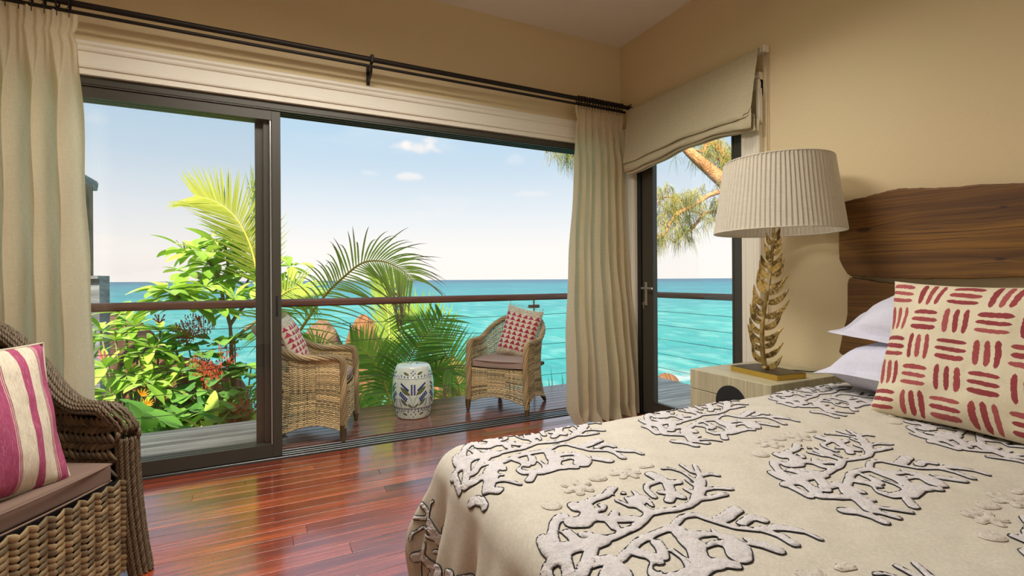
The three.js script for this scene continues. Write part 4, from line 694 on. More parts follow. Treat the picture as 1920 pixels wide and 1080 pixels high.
triCushion('cream cushion with rows of red triangles upright in the armchair right of the stool', [2.20, 0.70, -4.29], lean(-0.66, 0.75, 0.26, -0.22));
triCushion('cream cushion with red triangles in the armchair half hidden by the door stile', [0.175, 0.70, -4.285], lean(0.95, 0.30, 0.36, 0.10));

// ------------------------------------------------------------------ dark plaited armchair in the room
{
  const R = rng(91), f0 = V(0.87, 0, 0.49), t = thing('plaited_armchair', 'dark plaited seagrass armchair with twisted rope edges at the left by the curtain', 'armchair', [-1.06, 0, -2.38], Math.atan2(0.87, 0.49));
  const hw = 0.385, hd = 0.36, bk = 0.36, pl = plan(hw, hd, bk, 200, 2.7), arm = 0.70, back = 1.10;
  const top = (s) => { const d = 1 - Math.abs(s * 2 - 1); return arm + (back - arm) * sstep(0.14, 0.72, d) - 0.03 * (1 - sstep(0, 0.09, d)) ** 2; };
  const shell = (off) => (s, h) => { s = clamp(s); const d = 1 - Math.abs(s * 2 - 1), y = lerp(0.06, top(s), h), [x, z] = pl.at(s), w = (y - 0.44) / 0.5, fl = 1 + (w < 0 ? 0.10 * w * w : 0.16 * w * w * sstep(0, 0.4, d)) + off / hw; return V(x * fl, y, (z < 0 ? z * (fl + 0.05 * w * w) : z) + (z > 0 ? 0.03 * Math.max(0, -w) ** 2 * 2 : 0)); };
  const plait = mulTone([0.15, 0.10, 0.05], 0.9), weave = newAcc(), front = newAcc();
  // one blade of grass in a plait: a flat spindle from a to b, bowed outwards
  const blade = (acc, a, b, n, wd, th, c) => { const base = acc.pos.length / 3, d = b.clone().sub(a), u = n.clone().cross(d).normalize(), K = 5; for (let i = 0; i <= K; i++) { const q = i / K, w = wd * Math.pow(Math.sin(Math.PI * (0.1 + 0.84 * q)), 0.7), bow = Math.sin(Math.PI * q) * th, p = a.clone().addScaledVector(d, q).addScaledVector(n, bow); for (let k = 0; k < 6; k++) { const an = k / 6 * 6.283, cx = Math.cos(an), sx = Math.sin(an) * 0.55; acc.pos.push(p.x + u.x * cx * w + n.x * sx * w, p.y + u.y * cx * w + n.y * sx * w, p.z + u.z * cx * w + n.z * sx * w); const m = V(u.x * cx * 0.6 + n.x * Math.sin(an), u.y * cx * 0.6 + n.y * Math.sin(an), u.z * cx * 0.6 + n.z * Math.sin(an)).normalize(); acc.nor.push(m.x, m.y, m.z); const s = 0.9 + 0.2 * ((i * 7 + k * 3) % 5) / 5; acc.col.push(c[0] * s, c[1] * s, c[2] * s); } } for (let i = 0; i < K; i++) for (let k = 0; k < 6; k++) { const p = base + i * 6 + k, q = base + i * 6 + (k + 1) % 6; acc.idx.push(p, q, p + 6, q, q + 6, p + 6); } };
  const nrm = (f, s, h) => { const e = 2e-3, a = f(clamp(s + e), h).sub(f(clamp(s - e), h)), b = f(s, clamp(h + e)).sub(f(s, clamp(h - e))); return a.cross(b).normalize(); };
  for (const side of [-1, 1]) { // inside and outside faces
    const f = shell(side * 0.012), rowH = 0.034, step = 0.024, ns = Math.round(pl.length / step), sgn = side;
    for (let j = 0; j < 28; j++) for (let i = 0; i < ns; i++) { const s = (i + 0.5) / ns, tp = top(s) - 0.03, y = 0.08 + j * rowH; if (y + rowH > tp + 0.01 || (side < 0 && y < 0.40)) continue; const h = (y - 0.06) / (top(s) - 0.06), h2 = (y + rowH * 1.05 - 0.06) / (top(s) - 0.06), ds = 0.042 / pl.length, flip = j % 2; let n = nrm(f, s, h); const cc = f(s, h); n = V(cc.x, 0, cc.z + 0.05).normalize().multiplyScalar(sgn).lerp(n.multiplyScalar(n.dot(V(cc.x, 0, cc.z).multiplyScalar(sgn)) < 0 ? -1 : 1), 0.7).normalize(); const a = f(clamp(s + (flip ? ds : -ds * 0.2) * 0.8), h), b = f(clamp(s + (flip ? -ds * 0.2 : ds) * 0.8), h2); blade(weave, flip ? b : a, flip ? a : b, n, 0.0125 * (0.85 + 0.3 * R()), 0.007, plait(R)); }
  }
  obj('plaited_shell', accGeo(weave), std({ color: 0xffffff, vertexColors: true, roughness: 0.62 }), t).userData.kind = 'stuff';
  for (let x = -hw + 0.03, c = 0; x < hw - 0.02; x += 0.031, c++) for (let y = 0.03; y < 0.40; y += 0.0235) { const z = hd + 0.012 + 0.02 * Math.cos(x / hw * 1.5), fl = c % 2; const a = V(x - 0.004, y + (fl ? 0.026 : 0) + (R() - 0.5) * 0.004, z), b = V(x + 0.036, y + (fl ? -0.002 : 0.026) + (R() - 0.5) * 0.004, z); blade(front, a, b, V(0, 0, 1), 0.0115 * (0.85 + 0.35 * R()), 0.009, mulTone([0.25, 0.175, 0.085], 1.0)(R)); }
  obj('plaited_apron', accGeo(front), std({ color: 0xffffff, vertexColors: true, roughness: 0.6 }), t).userData.kind = 'stuff';
  const lining = std({ color: C('#1d140d'), roughness: 0.95 });
  obj('shell_core', [grid(90, 8, (s, h) => shell(0)(s, lerp(0, 0.97, h)).toArray()), grid(4, 2, (a, b) => [lerp(-hw, hw, a), lerp(0.03, 0.41, b), hd + 0.004])], std({ color: C('#1d140d'), roughness: 0.95, side: THREE.DoubleSide }), t);
  const path = []; const P0 = (s, k) => { const p = shell(0)(s, 0); return V(p.x * (1 + 0.03 * (1 - k) * (1 - k)), lerp(0.0, arm - 0.09, k), hd + 0.012 + 0.05 * (1 - k) * (1 - k)); };
  for (let k = 0; k <= 16; k++) path.push(P0(0, k / 16)); for (let k = 4; k < 157; k += 3) { const p = shell(0)(k / 160, 1); path.push(p); } for (let k = 16; k >= 0; k--) path.push(P0(1, k / 16));
  const sm = new THREE.CatmullRomCurve3(path, false, 'centripetal').getPoints(420);
  const N = sm.map((p, i) => { const T = sm[Math.min(420, i + 1)].clone().sub(sm[Math.max(0, i - 1)]).normalize(), out = V(p.x, 0, p.z * 0.8); out.addScaledVector(T, -out.dot(T)).normalize(); return [T, out]; });
  // five twisted ropes side by side over the edge
  for (let k = 0; k < 8; k++) { const a = (k / 7) * Math.PI * 1.12 - 0.06 * Math.PI, off = sm.map((p, i) => { const [T, out] = N[i], up = out.clone().cross(T).normalize(); if (i < 40 || i > 380 ? up.z < 0 : up.y < 0) up.negate(); return p.clone().addScaledVector(out, Math.cos(a) * 0.036).addScaledVector(up, Math.sin(a) * 0.026 - 0.008); }); const ra = []; rope(ra, off, 0.0048, 0.0058, 3, 0.048, mulTone([0.135, 0.094, 0.052], 0.7), R); obj('twisted_rope', ra, std({ color: 0xffffff, vertexColors: true, roughness: 0.55 }), t); }
  for (const [s, z] of [[0.34, 0], [0.66, 0]]) { const p = shell(0)(s, 0); obj('leg', sweep([V(p.x * 0.95, 0.1, p.z * 0.95), V(p.x, 0, p.z)], [0.024, 0.018], 10), std({ color: C('#33241a'), roughness: 0.6 }), t); }
  seatCushion(t, hw - 0.035, -bk + 0.08, hd + 0.0, 0.405, 0.488, std({ color: C('#7d6557'), roughness: 0.9, bumpMap: rep(weaveB, 8, 8), bumpScale: 0.0004 }));
  obj('seat_base', rbox(-hw + 0.03, hw - 0.03, 0.36, 0.404, -bk + 0.06, hd - 0.005, 0.01), lining, t);
}
{ // striped cushion on it
  const T = canvasTex(512, 512, (c, w, h) => {
    c.fillStyle = '#d9cdb4'; c.fillRect(0, 0, w, h);
    const band = (x, b, col) => { c.fillStyle = col; c.fillRect(x, 0, b, h); };
    for (const [x, b] of [[-10, 60], [110, 26], [205, 128], [392, 26], [462, 60]]) { band(x, b, '#a8486a'); if (b > 40) { band(x + 4, 2.5, '#d8bfae'); band(x + b - 6, 2.5, '#d8bfae'); band(x - 5, 3, '#8f4a52'); band(x + b + 2, 3, '#8f4a52'); } }
    const R = rng(3); for (let k = 0; k < 9000; k++) { c.fillStyle = R() < 0.5 ? 'rgba(255,245,235,0.12)' : 'rgba(70,30,40,0.08)'; c.fillRect(R() * w, R() * h, 1.5, 3 + R() * 18); }
  });
  const t = thing('striped_cushion', 'cream cushion with wide raspberry stripes and piped edge on the dark plaited armchair', 'cushion', [-0.90, 0.735, -2.25]);
  t.quaternion.copy(lean(0.80, 0.60, 0.30, -0.04));
  obj('cushion_cover', pillowGeo(0.54, 0.54, 0.09, { ears: 0.07, seed: 6, n: 40, uvScale: (a, b) => [a, b] }), std({ map: T, roughness: 0.95, bumpMap: rep(weaveB, 4, 4), bumpScale: 0.0008 }), t);
  obj('piping', pipingGeo(0.542, 0.542, 0.07, 0.0045), std({ color: C('#cbbfa8'), roughness: 0.9 }), t);
}

// ceramic garden stool with painted leaves and berries
{
  const T = canvasTex(2048, 768, (c, w, h) => {
    c.fillStyle = '#e9f0df'; c.fillRect(0, 0, w, h);
    const R = rng(15); for (let k = 0; k < 900; k++) { c.fillStyle = 'rgba(120,130,100,0.05)'; c.beginPath(); c.arc(R() * w, R() * h, 4 + R() * 26, 0, 7); c.fill(); }
    const line = (y, col, lw) => { c.strokeStyle = col; c.lineWidth = lw; c.beginPath(); c.moveTo(0, y); for (let x = 0; x <= w; x += 32) c.lineTo(x, y + (R() - 0.5) * 2); c.stroke(); };
    for (const y of [168, 178, 606, 616]) line(y, 'rgba(78,92,112,0.75)', 4);
    const leaf = (x, y, len, ang, red) => { c.save(); c.translate(x, y); c.rotate(ang); c.fillStyle = '#6f8350'; c.strokeStyle = '#39483a'; c.lineWidth = 3; c.beginPath(); c.moveTo(0, 0); c.quadraticCurveTo(len * 0.45, -len * 0.34, len, 0); c.quadraticCurveTo(len * 0.5, len * 0.26, 0, 0); c.fill(); c.stroke(); c.strokeStyle = red ? '#7b3b38' : '#3d4a3c'; c.lineWidth = 4; for (let k = 1; k < 7; k++) { const q = k / 7.5 * len; c.beginPath(); c.moveTo(q, 0); c.lineTo(q + len * 0.09, -len * 0.09); c.moveTo(q, 0); c.lineTo(q + len * 0.09, len * 0.07); c.stroke(); } c.restore(); };
    const berry = (x, y, r0) => { const r = r0 * 1.3; c.fillStyle = '#2c3c84'; c.beginPath(); for (let k = 0; k < 8; k++) { const a = k / 8 * 6.283, q = r * (k % 2 ? 0.85 : 1.15); c.lineTo(x + Math.cos(a) * q, y + Math.sin(a) * q); } c.fill(); };
    const stemL = (pts) => { c.strokeStyle = '#30407c'; c.lineWidth = 5; c.beginPath(); c.moveTo(...pts[0]); c.quadraticCurveTo(...pts[1], ...pts[2]); c.stroke(); };
    for (let p = 0; p < 4; p++) {
      const X = p * 512 + 256, Y = 586;
      for (const s of [-1, 1]) {
        stemL([[X, Y], [X + s * 20, 480], [X + s * 60, 410]]); stemL([[X, Y], [X + s * 70, 520], [X + s * 120, 470]]);
        leaf(X + s * 46, 405, 200, s > 0 ? -0.62 : Math.PI + 0.62, true); leaf(X + s * 95, 560, 150, s > 0 ? -0.75 : Math.PI + 0.75, true); leaf(X + s * 8, Y, 100, s > 0 ? -0.55 : Math.PI + 0.55, true);
        for (let k = 0; k < 6; k++) { berry(X + s * (80 + k * 22), 330 - k * 17, 13); berry(X + s * (22), 390 - k * 25, 12); }
        for (let k = 0; k < 5; k++) { berry(X + s * (105 + k * 24), 455 - k * 22, 13); berry(X + s * (120 + k * 24), 482 - k * 22, 13); }
        for (let k = 0; k < 5; k++) berry(X + s * (200 + k * 7), 560 - k * 22, 8);
        leaf(X + s * 70, 118, 110, s > 0 ? -0.35 : Math.PI + 0.35, true); leaf(X + s * 110, 700, 90, s > 0 ? -0.3 : Math.PI + 0.3, false);
      }
      for (const [a, b] of [[-30, 90], [0, 120], [34, 100], [0, 64], [-150, 142], [-90, 146], [90, 146], [150, 140], [-210, 130], [215, 132], [-40, 690], [10, 660], [40, 695], [0, 730], [-90, 650], [90, 650], [-170, 640], [175, 642], [-230, 650], [230, 650]]) berry(X + a, b, 9);
    }
  });
  const t = thing('garden_stool', 'drum-shaped ceramic garden stool painted with blue berries and leaves, between two rattan armchairs', 'stool', [1.158, 0, -4.372], -1.044);
  const prof = [[0.135, 0.0], [0.142, 0.004], [0.15, 0.03], [0.163, 0.085], [0.1655, 0.1], [0.173, 0.112], [0.181, 0.17], [0.184, 0.24], [0.181, 0.31], [0.174, 0.36], [0.1685, 0.372], [0.167, 0.38], [0.159, 0.42], [0.15, 0.447], [0.142, 0.458]];
  const pc = prof.map((p) => new THREE.Vector2(p[0], p[1]));
  const sp = new THREE.SplineCurve(pc).getPoints(70), g = new THREE.LatheGeometry(sp, 64); const uv = g.attributes.uv, ps = g.attributes.position; for (let i = 0; i < uv.count; i++) uv.setXY(i, uv.getX(i), clamp(ps.getY(i) / 0.462, 0.002, 0.998)); 
  const glaze = { roughness: 0.22, clearcoat: 0.8, clearcoatRoughness: 0.08 };
  const body = obj('stool_body', g, phy({ map: T, ...glaze }), t); body.rotation.y = 0.0;
  obj('stool_top', lathe([[0.142, 0.458], [0.125, 0.4665], [0.08, 0.471], [0.0, 0.472]], 48), phy({ color: C('#dfe5e0'), ...glaze }), t);
  const holes = []; for (let k = 0; k < 5; k++) { const a = k / 5 * 6.283; holes.push(cyl(0.008, 0.008, 0.002, Math.cos(a) * 0.045, 0.4712, Math.sin(a) * 0.045, 12)); } 
  for (const hgeo of holes) obj('finger_hole', hgeo, std({ color: C('#30382f'), roughness: 0.9 }), t);
  const bo = []; for (const y of [0.096, 0.368]) for (let k = 0; k < 36; k++) { const a = k / 36 * 6.283, r = y < 0.2 ? 0.1665 : 0.1705; bo.push(ball(0.0055, Math.cos(a) * r, y + (y < 0.2 ? -0.004 : 0.004), Math.sin(a) * r, 6, 5)); } obj('raised_dots', bo, phy({ color: C('#2f3c63'), ...glaze }), t).userData.kind = 'stuff';
}

// ================================================================== outside: sea, shore, garden

const FRA_BR = [[[-0.42,-0.42,-7.46],[-0.45,-0,-7.47],[-0.46,0.42,-7.48],[-0.47,0.64,-7.48]],[[-0.47,0.64,-7.48],[-0.55,0.99,-7.52],[-0.65,1.38,-7.57],[-0.74,1.51,-7.39],[-0.84,1.59,-7.33]],[[-0.47,0.64,-7.48],[-0.35,0.83,-7.65],[-0.17,0.98,-7.56],[-0.03,1.09,-7.27]],[[-0.51,0.85,-7.5],[-0.51,1.2,-7.84],[-0.52,1.5,-7.84],[-0.56,1.81,-7.86]],[[-0.55,0.99,-7.52],[-0.75,0.95,-7.17],[-0.95,1.03,-7.05],[-1.09,1.11,-7.01]],[[-0.46,0.42,-7.48],[-0.22,0.65,-7.14],[-0,0.83,-6.92],[0.21,1.1,-6.7]],[[-0.52,1.5,-7.84],[-0.38,1.62,-7.99],[-0.27,1.66,-8.05]],[[-0.65,1.38,-7.57],[-0.84,1.28,-8.11],[-1.07,1.32,-8.45]],[[-0.35,0.83,-7.65],[-0.32,1.12,-7.97],[-0.24,1.31,-8.04]]];
const FRA_TIP = [[-1.01,1.63,-7.75],[-0.71,1.59,-7.94],[-0.36,1.75,-7.76],[-1.24,1.02,-7.19],[-1.1,0.94,-7.35],[-0.95,1.1,-7.5],[-0.63,1.27,-7.9],[-0.2,1.49,-7.68],[-0.58,0.87,-7.2],[0.24,1.4,-6.8],[-0.84,1.59,-7.33],[-0.74,1.56,-7.39],[-0.56,1.82,-7.86],[-0.61,1.68,-7.55],[-0.44,1.57,-7.91],[-0.27,1.66,-8.05],[-1.09,1.11,-7.01],[-0.98,1.09,-7.07],[-1.07,1.34,-8.45],[-0.7,1.41,-7.6],[-0.03,1.13,-7.27],[-0.16,1,-7.33],[0.21,1.13,-6.7],[0.12,1,-6.75],[-0.24,1.34,-8.04],[-0.49,1.27,-7.72],[-0.73,1.14,-7.28],[-0.32,1.41,-7.52],[-0.51,0.81,-7.5],[-0.87,0.91,-7.23],[0.06,1.27,-7],[-0.4,1.03,-7.23]];
const BUSH_TIP = [[-1.66,0.51,-7.4],[-1.52,0.66,-7.66],[-1.29,0.41,-7.33],[-1.71,0.22,-7.2],[-1.53,0.12,-7.34],[-1.43,0.31,-7.4],[-1.14,0.15,-7.37],[-1.88,0.61,-7.73],[-1.26,0.59,-7.65],[-1.31,0.01,-7.12],[-1.59,-0.07,-7.03],[-1.01,0.06,-7.41],[-1.73,0.79,-8.11],[-1.16,-0.08,-7.15]];
const LOBE = [[-1.08,0.35,-7.56],[-0.76,0.33,-7.29],[-0.97,0.44,-7.62],[-0.55,0.06,-7.19],[-0.41,0.44,-7.34],[-0.35,0.04,-7.2],[-0.86,-0.16,-7.12],[-0.62,-0.17,-7],[-0.44,-0.27,-6.8],[-0.22,0.1,-7.14],[-0.72,-0.37,-6.82],[-0.91,-0.31,-6.92],[-0.25,-0.19,-6.93],[-1.18,0.43,-7.83],[-0.54,-0.41,-6.62],[-0.21,-0.41,-6.46],[-0.37,-0.44,-6.43],[-0.67,0.12,-7.25]];
const FLOW = [[-0.87,0.61,-7.35],[-0.75,0.65,-7.29],[-0.76,0.15,-7.12],[-0.63,0.07,-7.06],[-0.65,-0,-7.01],[-0.29,-0.32,-6.5],[-0.49,0.27,-7.16],[-0.99,0.53,-7.52]];
const HEL = [[-1.29,-0.41,-6.66],[-1.15,-0.44,-6.7],[-1.02,-0.44,-6.75],[-1.38,-0.37,-6.7],[-0.84,-0.44,-6.55],[-0.65,-0.44,-6.46],[-0.49,-0.41,-6.38],[-0.31,-0.41,-6.29]];
const BOP = [[-1.28,-0.05,-6.71],[-1.23,-0.15,-6.68]];
const FR1 = [[-0.08,0.99,-7.07],[-0.15,1.4,-6.99],[-0.23,1.72,-6.98],[-0.38,2.02,-6.99],[-0.59,2.2,-7.04],[-0.83,2.27,-7.1]];
const FR1b = [[-0,0.99,-7.14],[-0.09,1.41,-7.19],[-0.14,1.82,-7.21],[-0.18,2.21,-7.23],[-0.19,2.52,-7.23]];
const FR2 = [[0.08,0.17,-6.54],[0.29,0.59,-6.27],[0.58,1.06,-6.02],[0.74,1.24,-5.88],[0.95,1.42,-5.72],[1.14,1.43,-5.57],[1.31,1.34,-5.43],[1.43,1.19,-5.31]];
const FR2b = [[0.08,0.51,-6.43],[-0.03,0.77,-6.26],[0.08,1.02,-6.21],[0.3,1.14,-6.21],[0.52,1.01,-6.1]];
const FA = [[1.42,-0.87,-6.33],[1.42,-0.43,-6.21],[1.49,0.06,-6.07],[1.63,0.44,-5.89],[1.87,0.83,-5.55]];
const FB = [[2.34,-0.68,-6.21],[2.31,-0.38,-6.22],[2.2,0.03,-6.28],[2.03,0.39,-6.36],[1.8,0.68,-6.36],[1.54,0.84,-6.38]];
const FC = [[1.39,-0.15,-6.56],[1.44,0.25,-6.65],[1.46,0.6,-6.75],[1.45,0.96,-6.87],[1.4,1.22,-6.9]];
const FD = [[1.38,-0.63,-6.24],[1.29,-0.18,-6.05],[1.18,0.1,-6],[1.05,0.33,-6.01],[0.84,0.5,-6.05]];
const FE = [[1.45,-0.69,-6.42],[1.64,-0.27,-6.33],[1.83,0,-6.23],[1.99,0.09,-6.05],[2.08,0,-5.89]];
const FG = [[1.12,-0.66,-6.47],[0.99,-0.41,-6.65],[0.78,-0.01,-6.86],[0.6,0.33,-7.06],[0.41,0.4,-7.16]];
const CAS = [[[8.03,2.11,-6.07],[7.81,2.6,-6.18],[7.58,2.88,-6.29],[7.32,3.24,-6.53],[7.09,3.47,-6.65],[6.96,3.73,-6.82],[6.87,4.12,-6.98],[6.47,4.54,-7.06],[5.78,4.54,-7.07],[5.08,4.1,-7.08],[4.5,3.58,-7.03],[4.11,3.32,-7]],[[7.58,2.84,-6.29],[7.38,2.8,-6.28],[7.08,2.71,-6.32],[6.74,2.51,-6.37],[6.49,2.36,-6.5],[6.37,2.19,-6.56],[6.28,2,-6.6],[6.08,1.9,-6.7]],[[7.81,2.5,-6.18],[7.63,2.54,-6.38],[7.53,2.48,-6.54],[7.31,2.42,-6.65],[7.21,2.2,-6.81],[7.03,2.05,-6.9],[6.86,1.9,-6.98]],[[7.99,3.03,-6.32],[7.84,3.41,-6.5],[7.69,3.61,-6.58],[7.58,3.76,-6.63],[7.47,3.79,-6.68],[7.4,3.61,-6.72]],[[7.84,3.34,-6.5],[7.58,3.44,-6.51],[7.41,3.54,-6.6],[7.14,3.64,-6.73]],[[6.74,2.51,-6.37],[6.61,2.63,-6.55],[6.39,2.68,-6.66],[6.24,2.53,-6.73]],[[7.31,2.42,-6.65],[6.97,2.48,-6.71],[6.72,2.48,-6.83],[6.52,2.38,-6.93]],[[4.5,3.58,-7.03],[4.64,3.23,-6.96]]];
const NB = [[-2.93,3.04,-11.49],[-2.94,1.36,-11.49],[-2.82,3.16,-11.44],[-2.62,1.3,-11.33]];
const SEA = -5.5;
{ // sea: a fan from the shore to the horizon; the water body is turquoise over sand and bluer in deep water
  const NA = 260, NR = 330, pos = [], col = [], uv = [], idx = [];
  for (let j = 0; j <= NR; j++) { const r = 5 * Math.pow(5600, j / NR); for (let i = 0; i <= NA; i++) {
    const a = lerp(-1.75, 2.2, i / NA), x = Math.sin(a) * r, z = -Math.cos(a) * r, amp = 0.10 * (1 - sstep(120, 700, r));
    const w = fbm(x / 512 + 4, z / 512 + 4, 380, 300, 3, 201), w2 = fbm(x / 64 + 9, z / 64 + 9, 50, 40, 3, 203);
    pos.push(x, SEA + (w - 0.5) * 2.2 * amp + (w2 - 0.5) * amp, z);
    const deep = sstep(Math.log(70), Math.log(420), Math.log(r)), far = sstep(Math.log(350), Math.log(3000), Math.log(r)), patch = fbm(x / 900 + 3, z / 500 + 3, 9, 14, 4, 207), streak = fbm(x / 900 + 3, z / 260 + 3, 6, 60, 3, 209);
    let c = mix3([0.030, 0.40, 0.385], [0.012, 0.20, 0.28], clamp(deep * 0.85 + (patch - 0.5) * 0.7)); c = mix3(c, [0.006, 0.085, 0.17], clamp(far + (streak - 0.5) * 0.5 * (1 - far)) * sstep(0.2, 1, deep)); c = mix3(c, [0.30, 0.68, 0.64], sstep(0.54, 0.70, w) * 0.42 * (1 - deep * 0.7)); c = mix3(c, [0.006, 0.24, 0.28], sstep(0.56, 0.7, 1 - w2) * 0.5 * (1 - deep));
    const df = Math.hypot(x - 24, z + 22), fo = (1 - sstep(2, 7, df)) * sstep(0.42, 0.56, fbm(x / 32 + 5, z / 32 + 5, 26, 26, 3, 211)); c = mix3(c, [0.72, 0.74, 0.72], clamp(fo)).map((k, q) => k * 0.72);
    col.push(...c); uv.push(x, z);
  } }
  for (let j = 0; j < NR; j++) for (let i = 0; i < NA; i++) { const a = j * (NA + 1) + i, b = a + 1, c = a + NA + 1, d = c + 1; idx.push(a, b, c, b, d, c); }
  const g = new THREE.BufferGeometry(); g.setAttribute('position', new THREE.Float32BufferAttribute(pos, 3)); g.setAttribute('color', new THREE.Float32BufferAttribute(col, 3)); g.setAttribute('uv', new THREE.Float32BufferAttribute(uv, 2)); g.setIndex(idx); g.computeVertexNormals();
  const ripple = tex(512, 512, (u, v) => 0.6 * fbm(u, v, 14, 22, 4, 221) + 0.4 * Math.abs(fbm(u, v, 20, 34, 3, 223) - 0.5) * 2, { srgb: false });
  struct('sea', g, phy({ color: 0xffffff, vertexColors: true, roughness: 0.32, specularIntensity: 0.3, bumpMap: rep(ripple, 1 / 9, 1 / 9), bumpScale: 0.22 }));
}
const groundY = (x, z) => { const d = Math.max(0, -z - 5.2); return -1.15 - 0.36 * d - (1.5 + 0.2 * d) * sstep(1.6, 4.5, x) - 0.9 * sstep(-5.5, -4.6, -Math.abs(z)) * 0 + 0.5 * (fbm(x / 32 + 3, z / 32 + 3, 30, 30, 3, 231) - 0.5); };
{
  const g = grid(90, 70, (a, b) => { const x = lerp(-14, 26, a), z = lerp(-2, -28, b); return [x, Math.max(-7.5, z > -4.6 && x < 5 ? Math.min(-0.9, groundY(x, z)) : groundY(x, z)), z]; }, (a, b) => [a * 40, b * 26]);
  const soil = tex(256, 256, (u, v) => mix3([0.22, 0.19, 0.12], [0.36, 0.33, 0.20], fbm(u, v, 9, 9, 5, 233)));
  struct('ground', g, std({ map: rep(soil, 0.4, 0.4), roughness: 1, bumpMap: rep(fineN, 0.6, 0.6), bumpScale: 0.1, side: THREE.DoubleSide }));
}
const graniteT = tex(512, 512, (u, v) => { const a = fbm(u, v, 4, 4, 4, 241), b = fbm(u, v, 60, 60, 2, 243), s = fbm(u, v, 14, 3, 3, 245); let c = mix3([0.52, 0.41, 0.32], [0.80, 0.66, 0.52], a); c = mix3(c, [0.33, 0.26, 0.22], sstep(0.55, 0.78, s) * 0.6); return c.map((k) => k * (0.88 + 0.24 * b)); });
const graniteM = std({ map: rep(graniteT, 0.5, 0.5), color: C('#b8b0aa'), roughness: 0.95, bumpMap: rep(graniteT, 0.5, 0.5), bumpScale: 0.05 });
const graniteWarm = std({ map: rep(graniteT, 0.5, 0.5), color: C('#ccb496'), roughness: 0.95, bumpMap: rep(graniteT, 0.5, 0.5), bumpScale: 0.05 });
function boulder(label, [x, y, z], [rx, ry, rz], seed, m = graniteM, pw = 1) {
  const g = new THREE.IcosahedronGeometry(1, 14), p = g.attributes.position, uv = [];
  for (let i = 0; i < p.count; i++) { const v = V(p.getX(i), p.getY(i), p.getZ(i)).normalize(); const az = Math.atan2(v.z, v.x) / 6.2832 + 0.5, el = v.y * 0.5 + 0.5; const k = 1 + 0.34 * (fbm(az, el, 4, 3, 4, seed) - 0.5) + 0.05 * (fbm(az, el, 18, 14, 2, seed + 5) - 0.5); const h = pw === 1 ? 1 : Math.pow(clamp(1 - Math.max(0, v.y) * 0.75), pw - 1); p.setXYZ(i, v.x * rx * k * h, v.y * ry * k, v.z * rz * k * h); uv.push(v.x * rx + v.z * rz * 0.6, v.y * ry + v.z * rz * 0.3); }
  g.setAttribute('uv', new THREE.Float32BufferAttribute(uv, 2)); g.computeVertexNormals();
  const o = obj('boulder', g, m); o.position.set(x, y, z); return tag(o, label, 'rock');
}
boulder('large rounded brown boulder behind the bushes at the far left of the garden', [-3.25, -1.15, -13.9], [1.25, 1.75, 1.3], 3);
boulder('dark brown boulder low among the leaves below the handrail on the left', [-1.25, -0.75, -8.6], [0.95, 0.85, 0.7], 8, std({ map: rep(graniteT, 0.5, 0.5), color: C('#b79a84'), roughness: 0.95 }));
boulder('grey-brown rounded boulder behind the left rattan chair by the water', [1.2, -1.0, -13.9], [0.62, 1.12, 0.7], 12);
boulder('upright pinkish boulder standing like a tooth against the turquoise sea', [2.4, -0.95, -14.4], [0.52, 1.18, 0.5], 17, graniteWarm, 1.15);
boulder('low broad boulder at the foot of the upright pinkish one', [2.1, -1.6, -14.0], [0.95, 0.85, 0.8], 23, graniteWarm);
boulder('sandy orange boulder behind the ceramic stool under the palm fronds', [3.7, -1.7, -11.2], [0.85, 1.0, 0.8], 29, graniteWarm);
boulder('sandy orange boulder lower down between palm fronds and right rattan chair', [4.35, -2.5, -11.6], [0.8, 0.9, 0.8], 35, graniteWarm);
boulder('small sunlit orange boulder at the water beyond the right end of the deck', [22.6, -5.45, -23.6], [0.85, 0.62, 0.8], 41, graniteWarm);

{ // neighbouring pavilion
  const [, pb, , lg] = NB, t = thing('neighbouring_pavilion', 'grey stone corner of a neighbouring pavilion with roof edge beside the left curtain', 'building');
  const m = std({ color: C('#b4c0c8'), map: rep(graniteT, 1, 1), roughness: 0.9 }), m2 = std({ color: C('#c2cdd2'), map: rep(grainT, 1, 1), roughness: 0.8 });
  obj('column', box(pb[0] - 0.50, pb[0] - 0.06, 1.3, 3.03, pb[2] - 0.4, pb[2] + 0.1), m, t);
  obj('column_trim', box(pb[0] - 0.12, pb[0] - 0.05, 1.3, 3.04, pb[2] + 0.1, pb[2] + 0.14), m2, t);
  const s = new THREE.Shape(); s.moveTo(0, 0); s.lineTo(-2.5, 0.9); s.lineTo(-2.5, 0.68); s.lineTo(-0.9, -0.05); s.lineTo(-0.75, -0.24); s.lineTo(0, -0.2); s.lineTo(0.02, -0.05); const g = new THREE.ExtrudeGeometry(s, { depth: 2.2, bevelEnabled: false }); g.translate(pb[0] - 0.34, 3.36, pb[2] - 1.8); obj('roof_edge', metric(g), m2, t);
  obj('roof_bracket', cyl(0.03, 0.03, 0.14, pb[0] - 0.23, 3.02, pb[2] + 0.0, 8), M.steel, t);
  obj('ledge', box(pb[0] - 0.6, pb[0] + 0.16, 1.28, 1.335, pb[2] - 0.5, pb[2] + 0.24), m2, t);
  obj('lower_wall', box(pb[0] - 0.6, pb[0] + 0.16, -3.2, 1.28, pb[2] - 0.5, pb[2] + 0.14), m2, t);
}

